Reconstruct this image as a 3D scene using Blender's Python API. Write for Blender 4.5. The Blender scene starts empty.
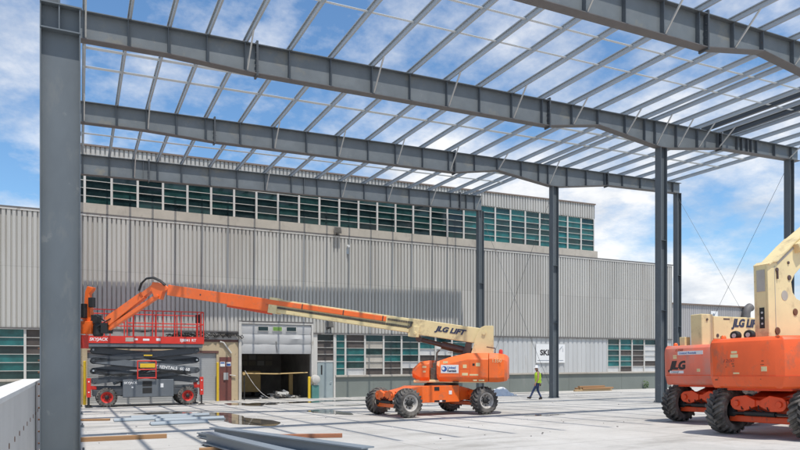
import bpy, math, random
from mathutils import Matrix, Vector
random.seed(11)
S = bpy.context.scene
C = S.collection
E = 1.46                       # eye height above the ground under the camera
YF = 38.9                      # the factory's front wall
R = math.radians

def Z(ze):                     # height given from the eye level
    return ze + E
def G(y):                      # the yard falls gently towards the factory
    return -0.027 * min(max(y, -40), 45)

# ------------------------------------------------------------------ materials
def N(nt, kind, **kw):
    n = nt.nodes.new(kind)
    for k, v in kw.items():
        if k in n.inputs.keys() if hasattr(n.inputs, 'keys') else False:
            n.inputs[k].default_value = v
        else:
            setattr(n, k, v)
    return n

def noise(nt, vec, scale, detail=5, rough=.6, stretch=(1, 1, 1), loc=(0, 0, 0)):
    m = nt.nodes.new('ShaderNodeMapping')
    m.inputs['Scale'].default_value = stretch
    m.inputs['Location'].default_value = loc
    nt.links.new(vec, m.inputs['Vector'])
    n = nt.nodes.new('ShaderNodeTexNoise')
    n.inputs['Scale'].default_value = scale
    n.inputs['Detail'].default_value = detail
    n.inputs['Roughness'].default_value = rough
    nt.links.new(m.outputs[0], n.inputs['Vector'])
    return n.outputs['Fac']

def ramp(nt, fac, a, b, va=0.0, vb=1.0):
    r = nt.nodes.new('ShaderNodeMapRange')
    r.inputs[1].default_value = a; r.inputs[2].default_value = b
    r.inputs[3].default_value = va; r.inputs[4].default_value = vb
    nt.links.new(fac, r.inputs[0])
    return r.outputs[0]

def mixc(nt, fac, a, b, mode='MIX'):
    m = nt.nodes.new('ShaderNodeMix'); m.data_type = 'RGBA'; m.blend_type = mode
    if isinstance(fac, (int, float)): m.inputs[0].default_value = fac
    else: nt.links.new(fac, m.inputs[0])
    for s, i in ((a, 6), (b, 7)):
        if isinstance(s, (tuple, list)): m.inputs[i].default_value = (*s[:3], 1)
        else: nt.links.new(s, m.inputs[i])
    return m.outputs[2]

def mat(name, col, rough=.6, metal=0.0, var=.12, scale=2.5, stretch=(1, 1, 1), dirt=None, dscale=1.2,
        dth=(.52, .72), dstretch=(1, 1, 1), bump=0.0, bscale=60, spec=.5, coat=0.0):
    m = bpy.data.materials.new(name); m.use_nodes = True
    nt = m.node_tree; p = nt.nodes['Principled BSDF']
    tc = nt.nodes.new('ShaderNodeTexCoord').outputs['Object']
    f = noise(nt, tc, scale, 6, .62, stretch)
    v = ramp(nt, f, .25, .75, 1 - var, 1 + var)
    comb = nt.nodes.new('ShaderNodeCombineColor')
    for i in range(3): nt.links.new(v, comb.inputs[i])
    c = mixc(nt, 1.0, col, comb.outputs[0], 'MULTIPLY')
    if dirt:
        d = ramp(nt, noise(nt, tc, dscale, 7, .68, dstretch, (3.1, 1.7, 5.3)), dth[0], dth[1])
        c = mixc(nt, d, c, dirt)
    nt.links.new(c, p.inputs['Base Color'])
    rr = ramp(nt, f, .2, .8, max(rough - .12, .02), min(rough + .12, 1))
    nt.links.new(rr, p.inputs['Roughness'])
    p.inputs['Metallic'].default_value = metal
    p.inputs['Specular IOR Level'].default_value = spec
    p.inputs['Coat Weight'].default_value = coat
    if bump:
        b = nt.nodes.new('ShaderNodeBump'); b.inputs['Strength'].default_value = bump; b.inputs['Distance'].default_value = .02
        nt.links.new(noise(nt, tc, bscale, 4), b.inputs['Height'])
        nt.links.new(b.outputs[0], p.inputs['Normal'])
    return m

M = {}
M['steel'] = mat('grey primer steel', (.112, .132, .148), .5, 0, .16, 1.1, (1, 1, .5), (.165, .175, .175), 2.2, (.54, .72), (1, 1, .35))
M['steel_shaded'] = mat('grey primer steel shaded', (.112, .127, .139), .5, 0, .15, 1.3)  # same primer as the web, shade of the stiffeners put into the colour
M['steel_web'] = mat('grey primer steel web', (.150, .170, .182), .5, 0, .16, 1.3, (1, 1, 1), (.225, .215, .18), .9, (.56, .72))  # paler copy of the primer, sunlit look of the web in its colour
M['flange'] = mat('brownish flange', (.12, .115, .115), .6, 0, .2, 3)
M['galv'] = mat('galvanised steel', (.40, .44, .47), .42, .1, .10, 3, (1, .2, 1))
M['galv_pale'] = mat('pale galvanised strap', (.60, .65, .68), .5, 0, .06, 3)
M['brace'] = mat('pale brace steel', (.50, .50, .48), .5, .2, .12, 4)
M['dark_steel'] = mat('dark joist steel', (.07, .08, .09), .55, 0, .15, 2)
M['siding'] = mat('weathered warm grey siding', (.465, .452, .418), .6, 0, .10, .8, (1, 1, .12), (.37, .34, .30), 1.6, (.50, .80), (1, 1, .06))
M['siding_low'] = mat('pale grey siding', (.50, .505, .50), .55, 0, .10, 1.0, (1, 1, .1), (.46, .43, .38), 2.2, (.58, .78), (1, 1, .05))
M['siding_far'] = mat('dull grey far siding', (.36, .345, .34), .6, 0, .1, .8, (1, 1, .1))
M['ledge'] = mat('weathered concrete ledge', (.44, .40, .34), .85, 0, .14, 1.2, (1, 1, 1), (.28, .25, .21), 2.0, (.55, .75), (1, 1, .3), .2)
M['trim'] = mat('brown roof edge trim', (.20, .15, .12), .6, 0, .2, 2)
M['flashing'] = mat('dark flashing', (.13, .12, .115), .6, 0, .2, 2)
M['base'] = mat('grey green painted base wall', (.185, .205, .185), .75, 0, .10, .7, (1, 1, .5), (.27, .27, .25), .9, (.58, .76), (1, 1, .4), .15)
M['cream'] = mat('flaking cream masonry', (.50, .40, .26), .85, 0, .12, 1.5, (1, 1, 1), (.27, .20, .14), 1.8, (.58, .66), (1, 1, 1), .25)
M['jamb'] = mat('dirty white jamb', (.55, .53, .49), .7, 0, .15, 2, (1, 1, 1), (.3, .25, .2), 2.5, (.58, .70), (1, 1, .4))
M['lintel'] = mat('red brown lintel paint', (.13, .06, .05), .65, 0, .2, 2)
M['rust_panel'] = mat('oxblood panel paint', (.17, .055, .045), .6, 0, .18, 2.5, (1, 1, .5), (.10, .05, .045), 3, (.5, .7))
M['gutter'] = mat('stained grey gutter board', (.36, .35, .33), .8, 0, .2, 2, (1, 1, 1), (.08, .07, .06), 1.3, (.50, .60), (.5, 1, 2.2))
M['rollgrey'] = mat('grey roller door', (.42, .43, .43), .55, 0, .1, 1, (1, 1, .4), (.32, .31, .29), 1.5, (.55, .75))
M['doorwhite'] = mat('pale grey sectional door', (.44, .44, .435), .75, 0, .06, 1, (1, 1, 1), (.48, .47, .45), 1.4, (.6, .8))
M['doorblue'] = mat('grey blue steel door', (.30, .355, .36), .55, 0, .10, 1.4)
M['teal'] = mat('teal cabinet paint', (.08, .22, .20), .55, 0, .15, 3)
M['frame'] = mat('dirty white window frame', (.56, .54, .50), .6, 0, .12, 2, (1, 1, .5))
M['glass_a'] = mat('teal wired glass', (.014, .115, .112), .14, 0, .45, 1.7, spec=.5, bump=.25, bscale=3)
M['glass_b'] = mat('deep green glass', (.015, .048, .046), .12, 0, .5, 1.7, spec=.5, bump=.25, bscale=3)
M['glass_c'] = mat('nearly black glass', (.010, .024, .026), .10, 0, .5, 1.6, spec=.5, bump=.25, bscale=3)
M['pane_white'] = mat('pale replacement panel', (.55, .55, .54), .6, 0, .1, 2)
M['pane_brown'] = mat('brown boarded pane', (.075, .062, .055), .6, 0, .3, 3)
M['pane_beige'] = mat('beige boarded pane', (.40, .37, .32), .7, 0, .15, 2)
M['black'] = mat('black rubber plastic', (.018, .018, .018), .6, 0, .2, 6)
M['dark'] = mat('dark interior wall', (.30, .285, .27), .9, 0, .3, 1.5)
M['tyre'] = mat('dusty tyre rubber', (.058, .053, .049), .88, 0, .3, 4, (1, 1, 1), (.24, .22, .195), 3.0, (.40, .70), (1, 1, 1), .3)
M['rim_white'] = mat('dusty off white rim', (.50, .47, .43), .6, 0, .15, 5, (1, 1, 1), (.22, .19, .16), 6, (.52, .70))
M['rim_red'] = mat('red rim', (.58, .03, .02), .5, 0, .12, 4)
M['orange'] = mat('orange machine paint', (.86, .15, .022), .40, 0, .10, 1.8, (1, 1, 1), (.46, .16, .08), 2.6, (.54, .74), (1, 1, 1), 0, 60, .5, .15)
M['orange_worn'] = mat('worn orange red paint', (.80, .11, .022), .45, 0, .13, 1.8, (1, 1, .7), (.36, .12, .065), 2.4, (.53, .70), (1, 1, .6))
M['orange_faded'] = mat('sun faded pinkish orange paint', (.70, .165, .10), .5, 0, .13, 1.6, (1, 1, .7), (.52, .22, .165), 1.9, (.48, .70), (1, 1, .5))
M['orange_deep'] = mat('deep orange axle paint', (.72, .075, .015), .45, 0, .12, 3, (1, 1, 1), (.22, .06, .03), 5, (.58, .72))
M['creamboom'] = mat('cream boom paint', (.74, .60, .32), .42, 0, .10, 1.6, (1, 1, 1), (.42, .32, .18), 2.2, (.54, .72))
M['track'] = mat('dark cable track', (.10, .092, .075), .6, 0, .5, 18)
M['rod'] = mat('brown hydraulic cylinder', (.085, .045, .035), .35, 0, .2, 3)
M['red'] = mat('red machine paint', (.62, .035, .022), .42, 0, .10, 2, (1, 1, 1), (.40, .05, .035), 4, (.6, .75))
M['scgrey'] = mat('charcoal machine paint', (.060, .068, .078), .5, 0, .15, 2, (1, 1, 1), (.13, .13, .125), 4, (.58, .74))
M['scgrey_l'] = mat('mid grey machine paint', (.125, .14, .155), .5, 0, .12, 2)
M['white'] = mat('white decal', (.75, .75, .74), .5, 0, .04, 3)
M['navy'] = mat('navy lettering', (.022, .028, .075), .5, 0, .1, 3)
M['inkblack'] = mat('black lettering', (.03, .026, .026), .5, 0, .1, 3)
M['inkgrey'] = mat('grey lettering', (.22, .25, .3), .5, 0, .1, 3)
M['inkdullred'] = mat('dull brown lettering', (.30, .06, .04), .5, 0, .1, 3)
M['blue'] = mat('blue logo disc', (.02, .09, .33), .5, 0, .1, 3)
M['yellow'] = mat('safety yellow paint', (.74, .50, .03), .5, 0, .10, 3)
M['tan'] = mat('tan barrier pipe', (.55, .38, .16), .6, 0, .15, 5)
M['concrete'] = mat('pale wall concrete', (.54, .52, .485), .85, 0, .10, .9, (1, 1, .5), (.45, .43, .39), 1.6, (.55, .78), (1, 1, .35), .25)
M['conc_top'] = mat('white limed wall top', (.62, .61, .58), .85, 0, .10, 2)
M['rust'] = mat('rusty iron', (.14, .06, .03), .8, 0, .3, 8)
M['beamsteel'] = mat('stacked blue grey steel', (.20, .235, .265), .45, .1, .12, 2, (1, .3, 1))
M['sheet'] = mat('pale blue sheet steel', (.25, .29, .32), .5, .0, .12, 1.5, (.3, 1, 1))
M['plank'] = mat('weathered timber', (.34, .19, .09), .8, 0, .2, 3, (.2, 6, 6))
M['planklight'] = mat('pale rough timber', (.46, .33, .18), .85, 0, .2, 3, (.3, 6, 6))
M['redplank'] = mat('red brown timber', (.33, .135, .07), .8, 0, .2, 3, (.2, 6, 6))
M['skin'] = mat('skin', (.42, .22, .15), .6, 0, .05, 4)
M['jeans'] = mat('blue jeans', (.035, .055, .13), .9, 0, .2, 12)
M['vest'] = mat('lime hi vis vest', (.50, .75, .04), .7, 0, .06, 5)
M['hat'] = mat('white hard hat', (.80, .80, .79), .35, 0, .03, 3)
M['boot'] = mat('dark boots', (.035, .028, .024), .8, 0, .2, 8)
M['shirt'] = mat('tan shirt', (.34, .20, .13), .9, 0, .1, 6)
M['leaf'] = mat('weed leaves', (.06, .11, .025), .7, 0, .3, 9)
M['lamp_glass'] = mat('lamp glass', (.10, .095, .085), .25, 0, .1, 4)
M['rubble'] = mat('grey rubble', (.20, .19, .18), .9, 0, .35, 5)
M['plastic_sheet'] = mat('crumpled white sheeting', (.62, .63, .65), .5, 0, .1, 4)
M['greenlit'] = mat('green lit pane colour', (.16, .30, .06), .4, 0, .2, 3)  # green light in one door pane, painted as plain colour

def sheets(m, w, amt, hb=None):
    nt = m.node_tree; p = nt.nodes['Principled BSDF']; src = p.inputs['Base Color'].links[0].from_socket
    tc = nt.nodes.new('ShaderNodeTexCoord').outputs['Object']
    sn = nt.nodes.new('ShaderNodeVectorMath'); sn.operation = 'SNAP'; sn.inputs[1].default_value = (w, 50, hb or 3.1)
    nt.links.new(tc, sn.inputs[0])
    wn = nt.nodes.new('ShaderNodeTexWhiteNoise'); wn.noise_dimensions = '3D'; nt.links.new(sn.outputs[0], wn.inputs['Vector'])
    v = ramp(nt, wn.outputs['Value'], 0, 1, 1 - amt, 1 + amt * .5)
    sep = nt.nodes.new('ShaderNodeSeparateXYZ'); nt.links.new(tc, sep.inputs[0])
    a = nt.nodes.new('ShaderNodeMath'); a.operation = 'PINGPONG'; a.inputs[1].default_value = (hb or 3.1) / 2; nt.links.new(sep.outputs[2], a.inputs[0])
    lap = ramp(nt, a.outputs[0], .0, .03, .80, 1)
    mu = nt.nodes.new('ShaderNodeMath'); mu.operation = 'MULTIPLY'; nt.links.new(v, mu.inputs[0]); nt.links.new(lap, mu.inputs[1])
    cb = nt.nodes.new('ShaderNodeCombineColor')
    for i in range(3): nt.links.new(mu.outputs[0], cb.inputs[i])
    c = mixc(nt, 1.0, src, cb.outputs[0], 'MULTIPLY')
    st = ramp(nt, noise(nt, tc, 3.0, 8, .75, (1, 1, .09), (8, 3, 1)), .60, .74, 0, .55)
    c = mixc(nt, st, c, (.26, .20, .15))
    nt.links.new(c, p.inputs['Base Color'])
def specks(m, col, sc, a, b, amt):
    nt = m.node_tree; p = nt.nodes['Principled BSDF']; src = p.inputs['Base Color'].links[0].from_socket
    tc = nt.nodes.new('ShaderNodeTexCoord').outputs['Object']
    nt.links.new(mixc(nt, ramp(nt, noise(nt, tc, sc, 8, .7, (1, 1, 1), (2, 8, 4)), a, b, 0, amt), src, col), p.inputs['Base Color'])
for k in ('steel', 'steel_web', 'steel_shaded'): specks(M[k], (.17, .10, .065), 4.5, .66, .72, .55); specks(M[k], (.25, .26, .255), 1.6, .62, .66, .35)
for k in ('orange', 'orange_worn', 'orange_faded', 'creamboom'): specks(M[k], (.16, .11, .08), 6.0, .64, .72, .5)
specks(M['concrete'], (.30, .28, .25), 3, .60, .72, .5)
sheets(M['siding'], 1.18, .09); sheets(M['siding_low'], .86, .07, 9.0)
def ground_mat():
    m = bpy.data.materials.new('sun bleached concrete yard'); m.use_nodes = True
    nt = m.node_tree; p = nt.nodes['Principled BSDF']
    tc = nt.nodes.new('ShaderNodeTexCoord').outputs['Object']
    c = mixc(nt, ramp(nt, noise(nt, tc, .22, 8, .65), .35, .68), (.51, .49, .455), (.40, .385, .355))
    c = mixc(nt, ramp(nt, noise(nt, tc, 1.1, 8, .7, (1, .5, 1), (7, 2, 0)), .50, .72, 0, .65), c, (.55, .535, .51))
    c = mixc(nt, ramp(nt, noise(nt, tc, .55, 9, .72, (.45, 1.5, 1), (1, 9, 0)), .51, .66, 0, .70), c, (.25, .235, .21))
    c = mixc(nt, ramp(nt, noise(nt, tc, 9, 6, .7, (1, 1, 1), (4, 4, 0)), .55, .72, 0, .50), c, (.27, .255, .24))
    c = mixc(nt, ramp(nt, noise(nt, tc, 2.3, 5, .6, (.12, 2.2, 1), (5, 1, 0)), .60, .70, 0, .35), c, (.30, .28, .26))
    for sc_, st_, lo_ in ((1.4, (.05, 1.6, 1), (2, 6, 0)), (1.1, (1.7, .07, 1), (9, 1, 0))):   # tyre tracks
        c = mixc(nt, ramp(nt, noise(nt, tc, sc_, 7, .68, st_, lo_), .56, .68, 0, .24), c, (.22, .21, .195))
    sep = nt.nodes.new('ShaderNodeSeparateXYZ'); nt.links.new(tc, sep.inputs[0])
    for ax, per in ((0, 6.1), (1, 5.2)):
        a = nt.nodes.new('ShaderNodeMath'); a.operation = 'PINGPONG'; a.inputs[1].default_value = per / 2
        nt.links.new(sep.outputs[ax], a.inputs[0])
        l = ramp(nt, a.outputs[0], .012, .030, .38, 0)
        c = mixc(nt, l, c, (.16, .15, .14))
    nt.links.new(c, p.inputs['Base Color'])
    p.inputs['Roughness'].default_value = .85
    p.inputs['Specular IOR Level'].default_value = .3
    b = nt.nodes.new('ShaderNodeBump'); b.inputs['Strength'].default_value = .25; b.inputs['Distance'].default_value = .02
    nt.links.new(noise(nt, tc, 14, 8, .7), b.inputs['Height']); nt.links.new(b.outputs[0], p.inputs['Normal'])
    return m
M['ground'] = ground_mat()
def water_mat():
    m = bpy.data.materials.new('shallow puddle water'); m.use_nodes = True
    nt = m.node_tree; p = nt.nodes['Principled BSDF']
    tc = nt.nodes.new('ShaderNodeTexCoord').outputs['Object']
    c = mixc(nt, ramp(nt, noise(nt, tc, 1.5, 6), .35, .65), (.10, .09, .078), (.17, .155, .135))
    nt.links.new(c, p.inputs['Base Color'])
    p.inputs['Roughness'].default_value = .035
    p.inputs['IOR'].default_value = 1.33
    return m
M['water'] = water_mat()

# ------------------------------------------------------------------ mesh builder
class MB:
    def __init__(s): s.v = []; s.f = []; s.m = []
    def add(s, vs, fs, mi=0):
        o = len(s.v); s.v += [tuple(v) for v in vs]
        for f in fs: s.f.append([i + o for i in f]); s.m.append(mi)
        return s
    def box(s, a, b, mi=0):
        (x0, y0, z0), (x1, y1, z1) = a, b
        return s.add([(x0, y0, z0), (x1, y0, z0), (x1, y1, z0), (x0, y1, z0), (x0, y0, z1), (x1, y0, z1), (x1, y1, z1), (x0, y1, z1)],
                     [(0, 3, 2, 1), (4, 5, 6, 7), (0, 1, 5, 4), (1, 2, 6, 5), (2, 3, 7, 6), (3, 0, 4, 7)], mi)
    def beam(s, p0, p1, w, h, up=(0, 0, 1), mi=0, h1=None, w1=None):
        p0 = Vector(p0); p1 = Vector(p1); d = (p1 - p0).normalized(); up = Vector(up)
        sd = d.cross(up)
        if sd.length < 1e-4: sd = d.cross(Vector((1, 0, 0)))
        sd.normalize(); u = sd.cross(d)
        vs = []
        for p, ww, hh in ((p0, w, h), (p1, w1 or w, h1 or h)):
            for a, b in ((-1, -1), (1, -1), (1, 1), (-1, 1)): vs.append(p + sd * a * ww / 2 + u * b * hh / 2)
        return s.add(vs, [(0, 1, 2, 3), (7, 6, 5, 4), (0, 4, 5, 1), (1, 5, 6, 2), (2, 6, 7, 3), (3, 7, 4, 0)], mi)
    def tube(s, pts, r, n=8, mi=0, cap=True):
        pts = [Vector(p) for p in pts]; rings = []
        rs = r if isinstance(r, (list, tuple)) else [r] * len(pts)
        prev = None
        for i, p in enumerate(pts):
            d = (pts[min(i + 1, len(pts) - 1)] - pts[max(i - 1, 0)]).normalized()
            a = prev if prev is not None else (Vector((0, 0, 1)) if abs(d.z) < .9 else Vector((1, 0, 0)))
            x = (a - d * a.dot(d))
            if x.length < 1e-5: x = d.orthogonal()
            x.normalize(); prev = x; y = d.cross(x)
            rings.append([p + (x * math.cos(t) + y * math.sin(t)) * rs[i] for t in [2 * math.pi * k / n for k in range(n)]])
        return s.loft(rings, mi, cap)
    def loft(s, rings, mi=0, cap=True, closed=True):
        n = len(rings[0]); vs = [p for r in rings for p in r]; fs = []
        for i in range(len(rings) - 1):
            for k in range(n if closed else n - 1):
                a = i * n + k; b = i * n + (k + 1) % n
                fs.append((a, b, b + n, a + n))
        if cap:
            fs.append(tuple(reversed(range(n)))); fs.append(tuple(range(len(vs) - n, len(vs))))
        return s.add(vs, fs, mi)
    def prism(s, poly, axis, a, b, mi=0):         # poly of 2-D points, extruded along axis from a to b
        def P(p, t):
            return {'x': (t, p[0], p[1]), 'y': (p[0], t, p[1]), 'z': (p[0], p[1], t)}[axis]
        return s.loft([[P(p, a) for p in poly], [P(p, b) for p in poly]], mi)
    def lathe(s, prof, c, axis='y', n=24, mi=0, cap=True):  # prof: (radius, offset along axis)
        rings = []
        for r, h in prof:
            rg = []
            for k in range(n):
                t = 2 * math.pi * k / n
                a, b = r * math.cos(t), r * math.sin(t)
                rg.append({'y': (c[0] + a, c[1] + h, c[2] + b), 'z': (c[0] + a, c[1] + b, c[2] + h), 'x': (c[0] + h, c[1] + a, c[2] + b)}[axis])
            rings.append(rg)
        return s.loft(rings, mi, cap)
    def mesh(s, name, mats, xf=None, smooth=None):
        me = bpy.data.meshes.new(name)
        vs = [xf @ Vector(v) for v in s.v] if xf else s.v
        me.from_pydata(vs, [], s.f)
        for m in (mats if isinstance(mats, (list, tuple)) else [mats]): me.materials.append(m)
        me.polygons.foreach_set('material_index', s.m)
        import bmesh
        bm = bmesh.new(); bm.from_mesh(me); bmesh.ops.recalc_face_normals(bm, faces=bm.faces[:]); bm.to_mesh(me); bm.free()
        if smooth:
            me.polygons.foreach_set('use_smooth', [True] * len(me.polygons)); me.set_sharp_from_angle(angle=R(smooth))
        me.update()
        return me
    def build(s, name, mats, parent=None, xf=None, smooth=None, bevel=0, loc=None):
        o = bpy.data.objects.new(name, s.mesh(name, mats, xf, smooth)); C.objects.link(o)
        if parent: o.parent = parent
        if loc: o.location = loc
        if bevel:
            b = o.modifiers.new('bevel', 'BEVEL'); b.width = bevel; b.segments = 2; b.limit_method = 'ANGLE'; b.angle_limit = R(35)
        return o

def tag(o, label, cat, group=None):
    o['label'] = label; o['category'] = cat; o['kind'] = 'thing'
    if group: o['group'] = group
    return o
def thing(name, label, cat, loc=(0, 0, 0), group=None, yaw=0, slope=False):
    o = bpy.data.objects.new(name, None); C.objects.link(o); o.location = loc; o.empty_display_size = .2
    m = Matrix.Rotation(yaw, 4, 'Z')
    if slope: m = Matrix.Rotation(-.027, 4, 'X') @ m
    o.rotation_euler = m.to_euler()
    return tag(o, label, cat, group)
def copy_part(o, parent):
    c = o.copy(); C.objects.link(c); c.parent = parent
    for ch in list(o.children): copy_part(ch, c)
    return c
def struct(o): o['kind'] = 'structure'; return o

def lettering(parent, txt, size, origin, xdir, ydir, m, name='lettering', shear=0, bold=0.0, depth=.004, sx=1.0, xf=None):
    cu = bpy.data.curves.new('txt', 'FONT'); cu.body = txt; cu.size = size; cu.shear = shear; cu.offset = bold; cu.extrude = depth
    cu.resolution_u = 3
    t = bpy.data.objects.new('txt', cu); C.objects.link(t)
    bpy.context.view_layer.update()
    dg = bpy.context.evaluated_depsgraph_get()
    me = bpy.data.meshes.new_from_object(t.evaluated_get(dg))
    bpy.data.objects.remove(t); bpy.data.curves.remove(cu)
    x = Vector(xdir).normalized(); y = Vector(ydir); y = (y - x * y.dot(x)).normalized(); z = x.cross(y)
    mt = Matrix(((x.x * sx, y.x, z.x, origin[0]), (x.y * sx, y.y, z.y, origin[1]), (x.z * sx, y.z, z.z, origin[2]), (0, 0, 0, 1)))
    me.transform((xf @ mt) if xf else mt)
    me.materials.clear(); me.materials.append(m)
    me.name = name
    o = bpy.data.objects.new(name, me); C.objects.link(o)
    if parent: o.parent = parent
    return o

ORD = ['first', 'second', 'third', 'fourth', 'fifth', 'sixth', 'seventh', 'eighth', 'ninth', 'tenth', 'eleventh', 'twelfth', 'thirteenth',
       'fourteenth', 'fifteenth', 'sixteenth', 'seventeenth', 'eighteenth', 'nineteenth', 'twentieth', 'twenty first', 'twenty second',
       'twenty third', 'twenty fourth', 'twenty fifth', 'twenty sixth']

# ------------------------------------------------------------------ ground
g = MB(); xs = [-600, -60, -20, 0, 20, 40, 70, 120, 600]; ys = [-300, -40, 0, 20, 45, 80, 200, 900]
g.add([(x, y, G(y)) for y in ys for x in xs],
      [(j * len(xs) + i, j * len(xs) + i + 1, (j + 1) * len(xs) + i + 1, (j + 1) * len(xs) + i) for j in range(len(ys) - 1) for i in range(len(xs) - 1)])
struct(g.build('ground', M['ground']))

def blob(cx, cy, rx, ry, dz, seed, n=36):
    rnd = random.Random(seed); ph = [rnd.uniform(0, 6.28) for _ in range(5)]
    pts = []
    for k in range(n):
        t = 2 * math.pi * k / n
        r = 1 + .22 * math.sin(2 * t + ph[0]) + .16 * math.sin(3 * t + ph[1]) + .10 * math.sin(5 * t + ph[2]) + .07 * math.sin(8 * t + ph[3])
        x, y = cx + rx * r * math.cos(t), cy + ry * r * math.sin(t)
        pts.append((x, y, G(y) + dz))
    return MB().add(pts, [tuple(range(n))])
for i, (cx, cy, rx, ry) in enumerate([(4.6, 22.8, .95, 3.6), (8.7, 24.0, .7, 1.6), (7.8, 33.0, 1.0, 2.2), (10.5, 33.5, 1.6, 1.2), (13.4, 34.2, 1.6, .9),
                                      (14.0, 17.6, .75, .3), (3.0, 27.5, .9, 1.0), (11.5, 28.5, 1.4, .5)]):
    struct(blob(cx, cy, rx, ry, .005, 5 + i).build('puddle', M['water']))

# ------------------------------------------------------------------ the steel frame
YD, YA, YB, YC = 13.9, 21.4, 28.9, 36.4
def zt(x): return Z(10.22 + .022 * x)
PX = [0.12, 1.35, 2.5, 3.67, 4.88, 6.36, 7.84, 9.4, 10.93, 12.5, 13.97, 15.49, 17.0, 18.57, 20.0, 21.57, 22.75, 23.4]
PXR = [24.75, 26.15, 27.55, 28.95, 30.4, 31.8, 33.15]
PROF = [(-.02, .84), (2.4, .84), (5.2, .98), (17.3, 1.05), (20.0, .66), (23.55, 1.15), (24.15, 1.15), (27.8, .72), (33.8, .66)]
PROFC = [(-.02, 1.0), (12, 1.0), (23.95, .98)]
def depth(prof, x):
    for (a, da), (b, db) in zip(prof, prof[1:]):
        if x <= b: return da + (db - da) * (x - a) / (b - a)
    return prof[-1][1]
def zb(prof, x): return zt(x) - depth(prof, x)

def rafter(y, prof, label, splices, stiff):
    t = thing('steel_rafter', label, 'rafter', (prof[0][0], y, zt(0)), 'tapered steel rafters')
    inv = Matrix.Translation((-prof[0][0], -y, -zt(0)))
    xs = [p[0] for p in prof]
    top = [(x, zt(x) - .025) for x in xs]; bot = [(x, zb(prof, x) + .025) for x in xs]
    w = MB()
    for (a, za), (b, zb_), (c, zc), (d, zd) in zip(top, top[1:], bot[1:], bot):
        w.add([(px, yy, pz) for yy in (y - .007, y + .007) for px, pz in ((a, za), (b, zb_), (c, zc), (d, zd))],
              [(0, 1, 2, 3), (7, 6, 5, 4), (0, 4, 5, 1), (2, 6, 7, 3)])
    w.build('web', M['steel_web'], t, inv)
    for nm, off, m in (('top_flange', 0, M['steel_shaded']), ('bottom_flange', 1, M['flange'])):
        f = MB()
        for x0, x1 in zip(xs, xs[1:]):
            za, zb2 = (zt(x0), zt(x1)) if not off else (zb(prof, x0) + .025, zb(prof, x1) + .025)
            f.add([(x0, y - .17, za - .025), (x1, y - .17, zb2 - .025), (x1, y + .17, zb2 - .025), (x0, y + .17, za - .025),
                   (x0, y - .17, za), (x1, y - .17, zb2), (x1, y + .17, zb2), (x0, y + .17, za)],
                  [(0, 3, 2, 1), (4, 5, 6, 7), (0, 1, 5, 4), (1, 2, 6, 5), (2, 3, 7, 6), (3, 0, 4, 7)])
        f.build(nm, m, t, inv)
    for x in stiff:
        b = MB()
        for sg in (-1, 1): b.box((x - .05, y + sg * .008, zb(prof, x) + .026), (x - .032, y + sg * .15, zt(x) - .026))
        b.build('stiffener', M['steel_shaded'], t, inv)
    for x in splices:
        b = MB()
        for dx in (0, .034): b.box((x + dx, y - .18, zb(prof, x) - .07), (x + dx + .03, y + .18, zt(x) + .10))
        for sg in (-1, 1):
            for k in range(5):
                zz = zb(prof, x) + depth(prof, x) * (k + .5) / 5
                b.tube([(x - .03, y + sg * .11, zz), (x + .09, y + sg * .11, zz)], .018, 6)
        b.build('splice_plate', M['dark_steel'], t, inv)
    return t
allp = PX + PXR
rafter(YD, PROF, 'nearest grey rafter crossing the top right corner of the frame', [5.2, 17.3, 27.7], allp)
rafter(YA, PROF, 'grey rafter spanning the whole picture from the widest column to the right edge', [5.2, 17.3, 27.7], allp + [29.3, 29.7, 30.0])
rafter(YB, PROF, 'middle grey rafter resting on the column beside the walking worker', [5.2, 17.3, 27.7], allp)
rafter(YC, PROFC, 'farthest and shortest grey rafter in front of the green clerestory windows', [3.2, 22.2], [x for x in PX if x < 24] + [3.0, 11.7])

def icol(t, y, x0, x1, z0, z1, hw=.16, tf=.022, inv=None, name='shaft', m='steel'):   # I-section, web parallel to the rafter
    b = MB()
    b.box((x0, y - hw, z0), (x0 + tf, y + hw, z1)); b.box((x1 - tf, y - hw, z0), (x1, y + hw, z1))
    b.box((x0 + tf, y - .008, z0), (x1 - tf, y + .008, z1))
    b.build(name, M[m], t, inv)

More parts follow.
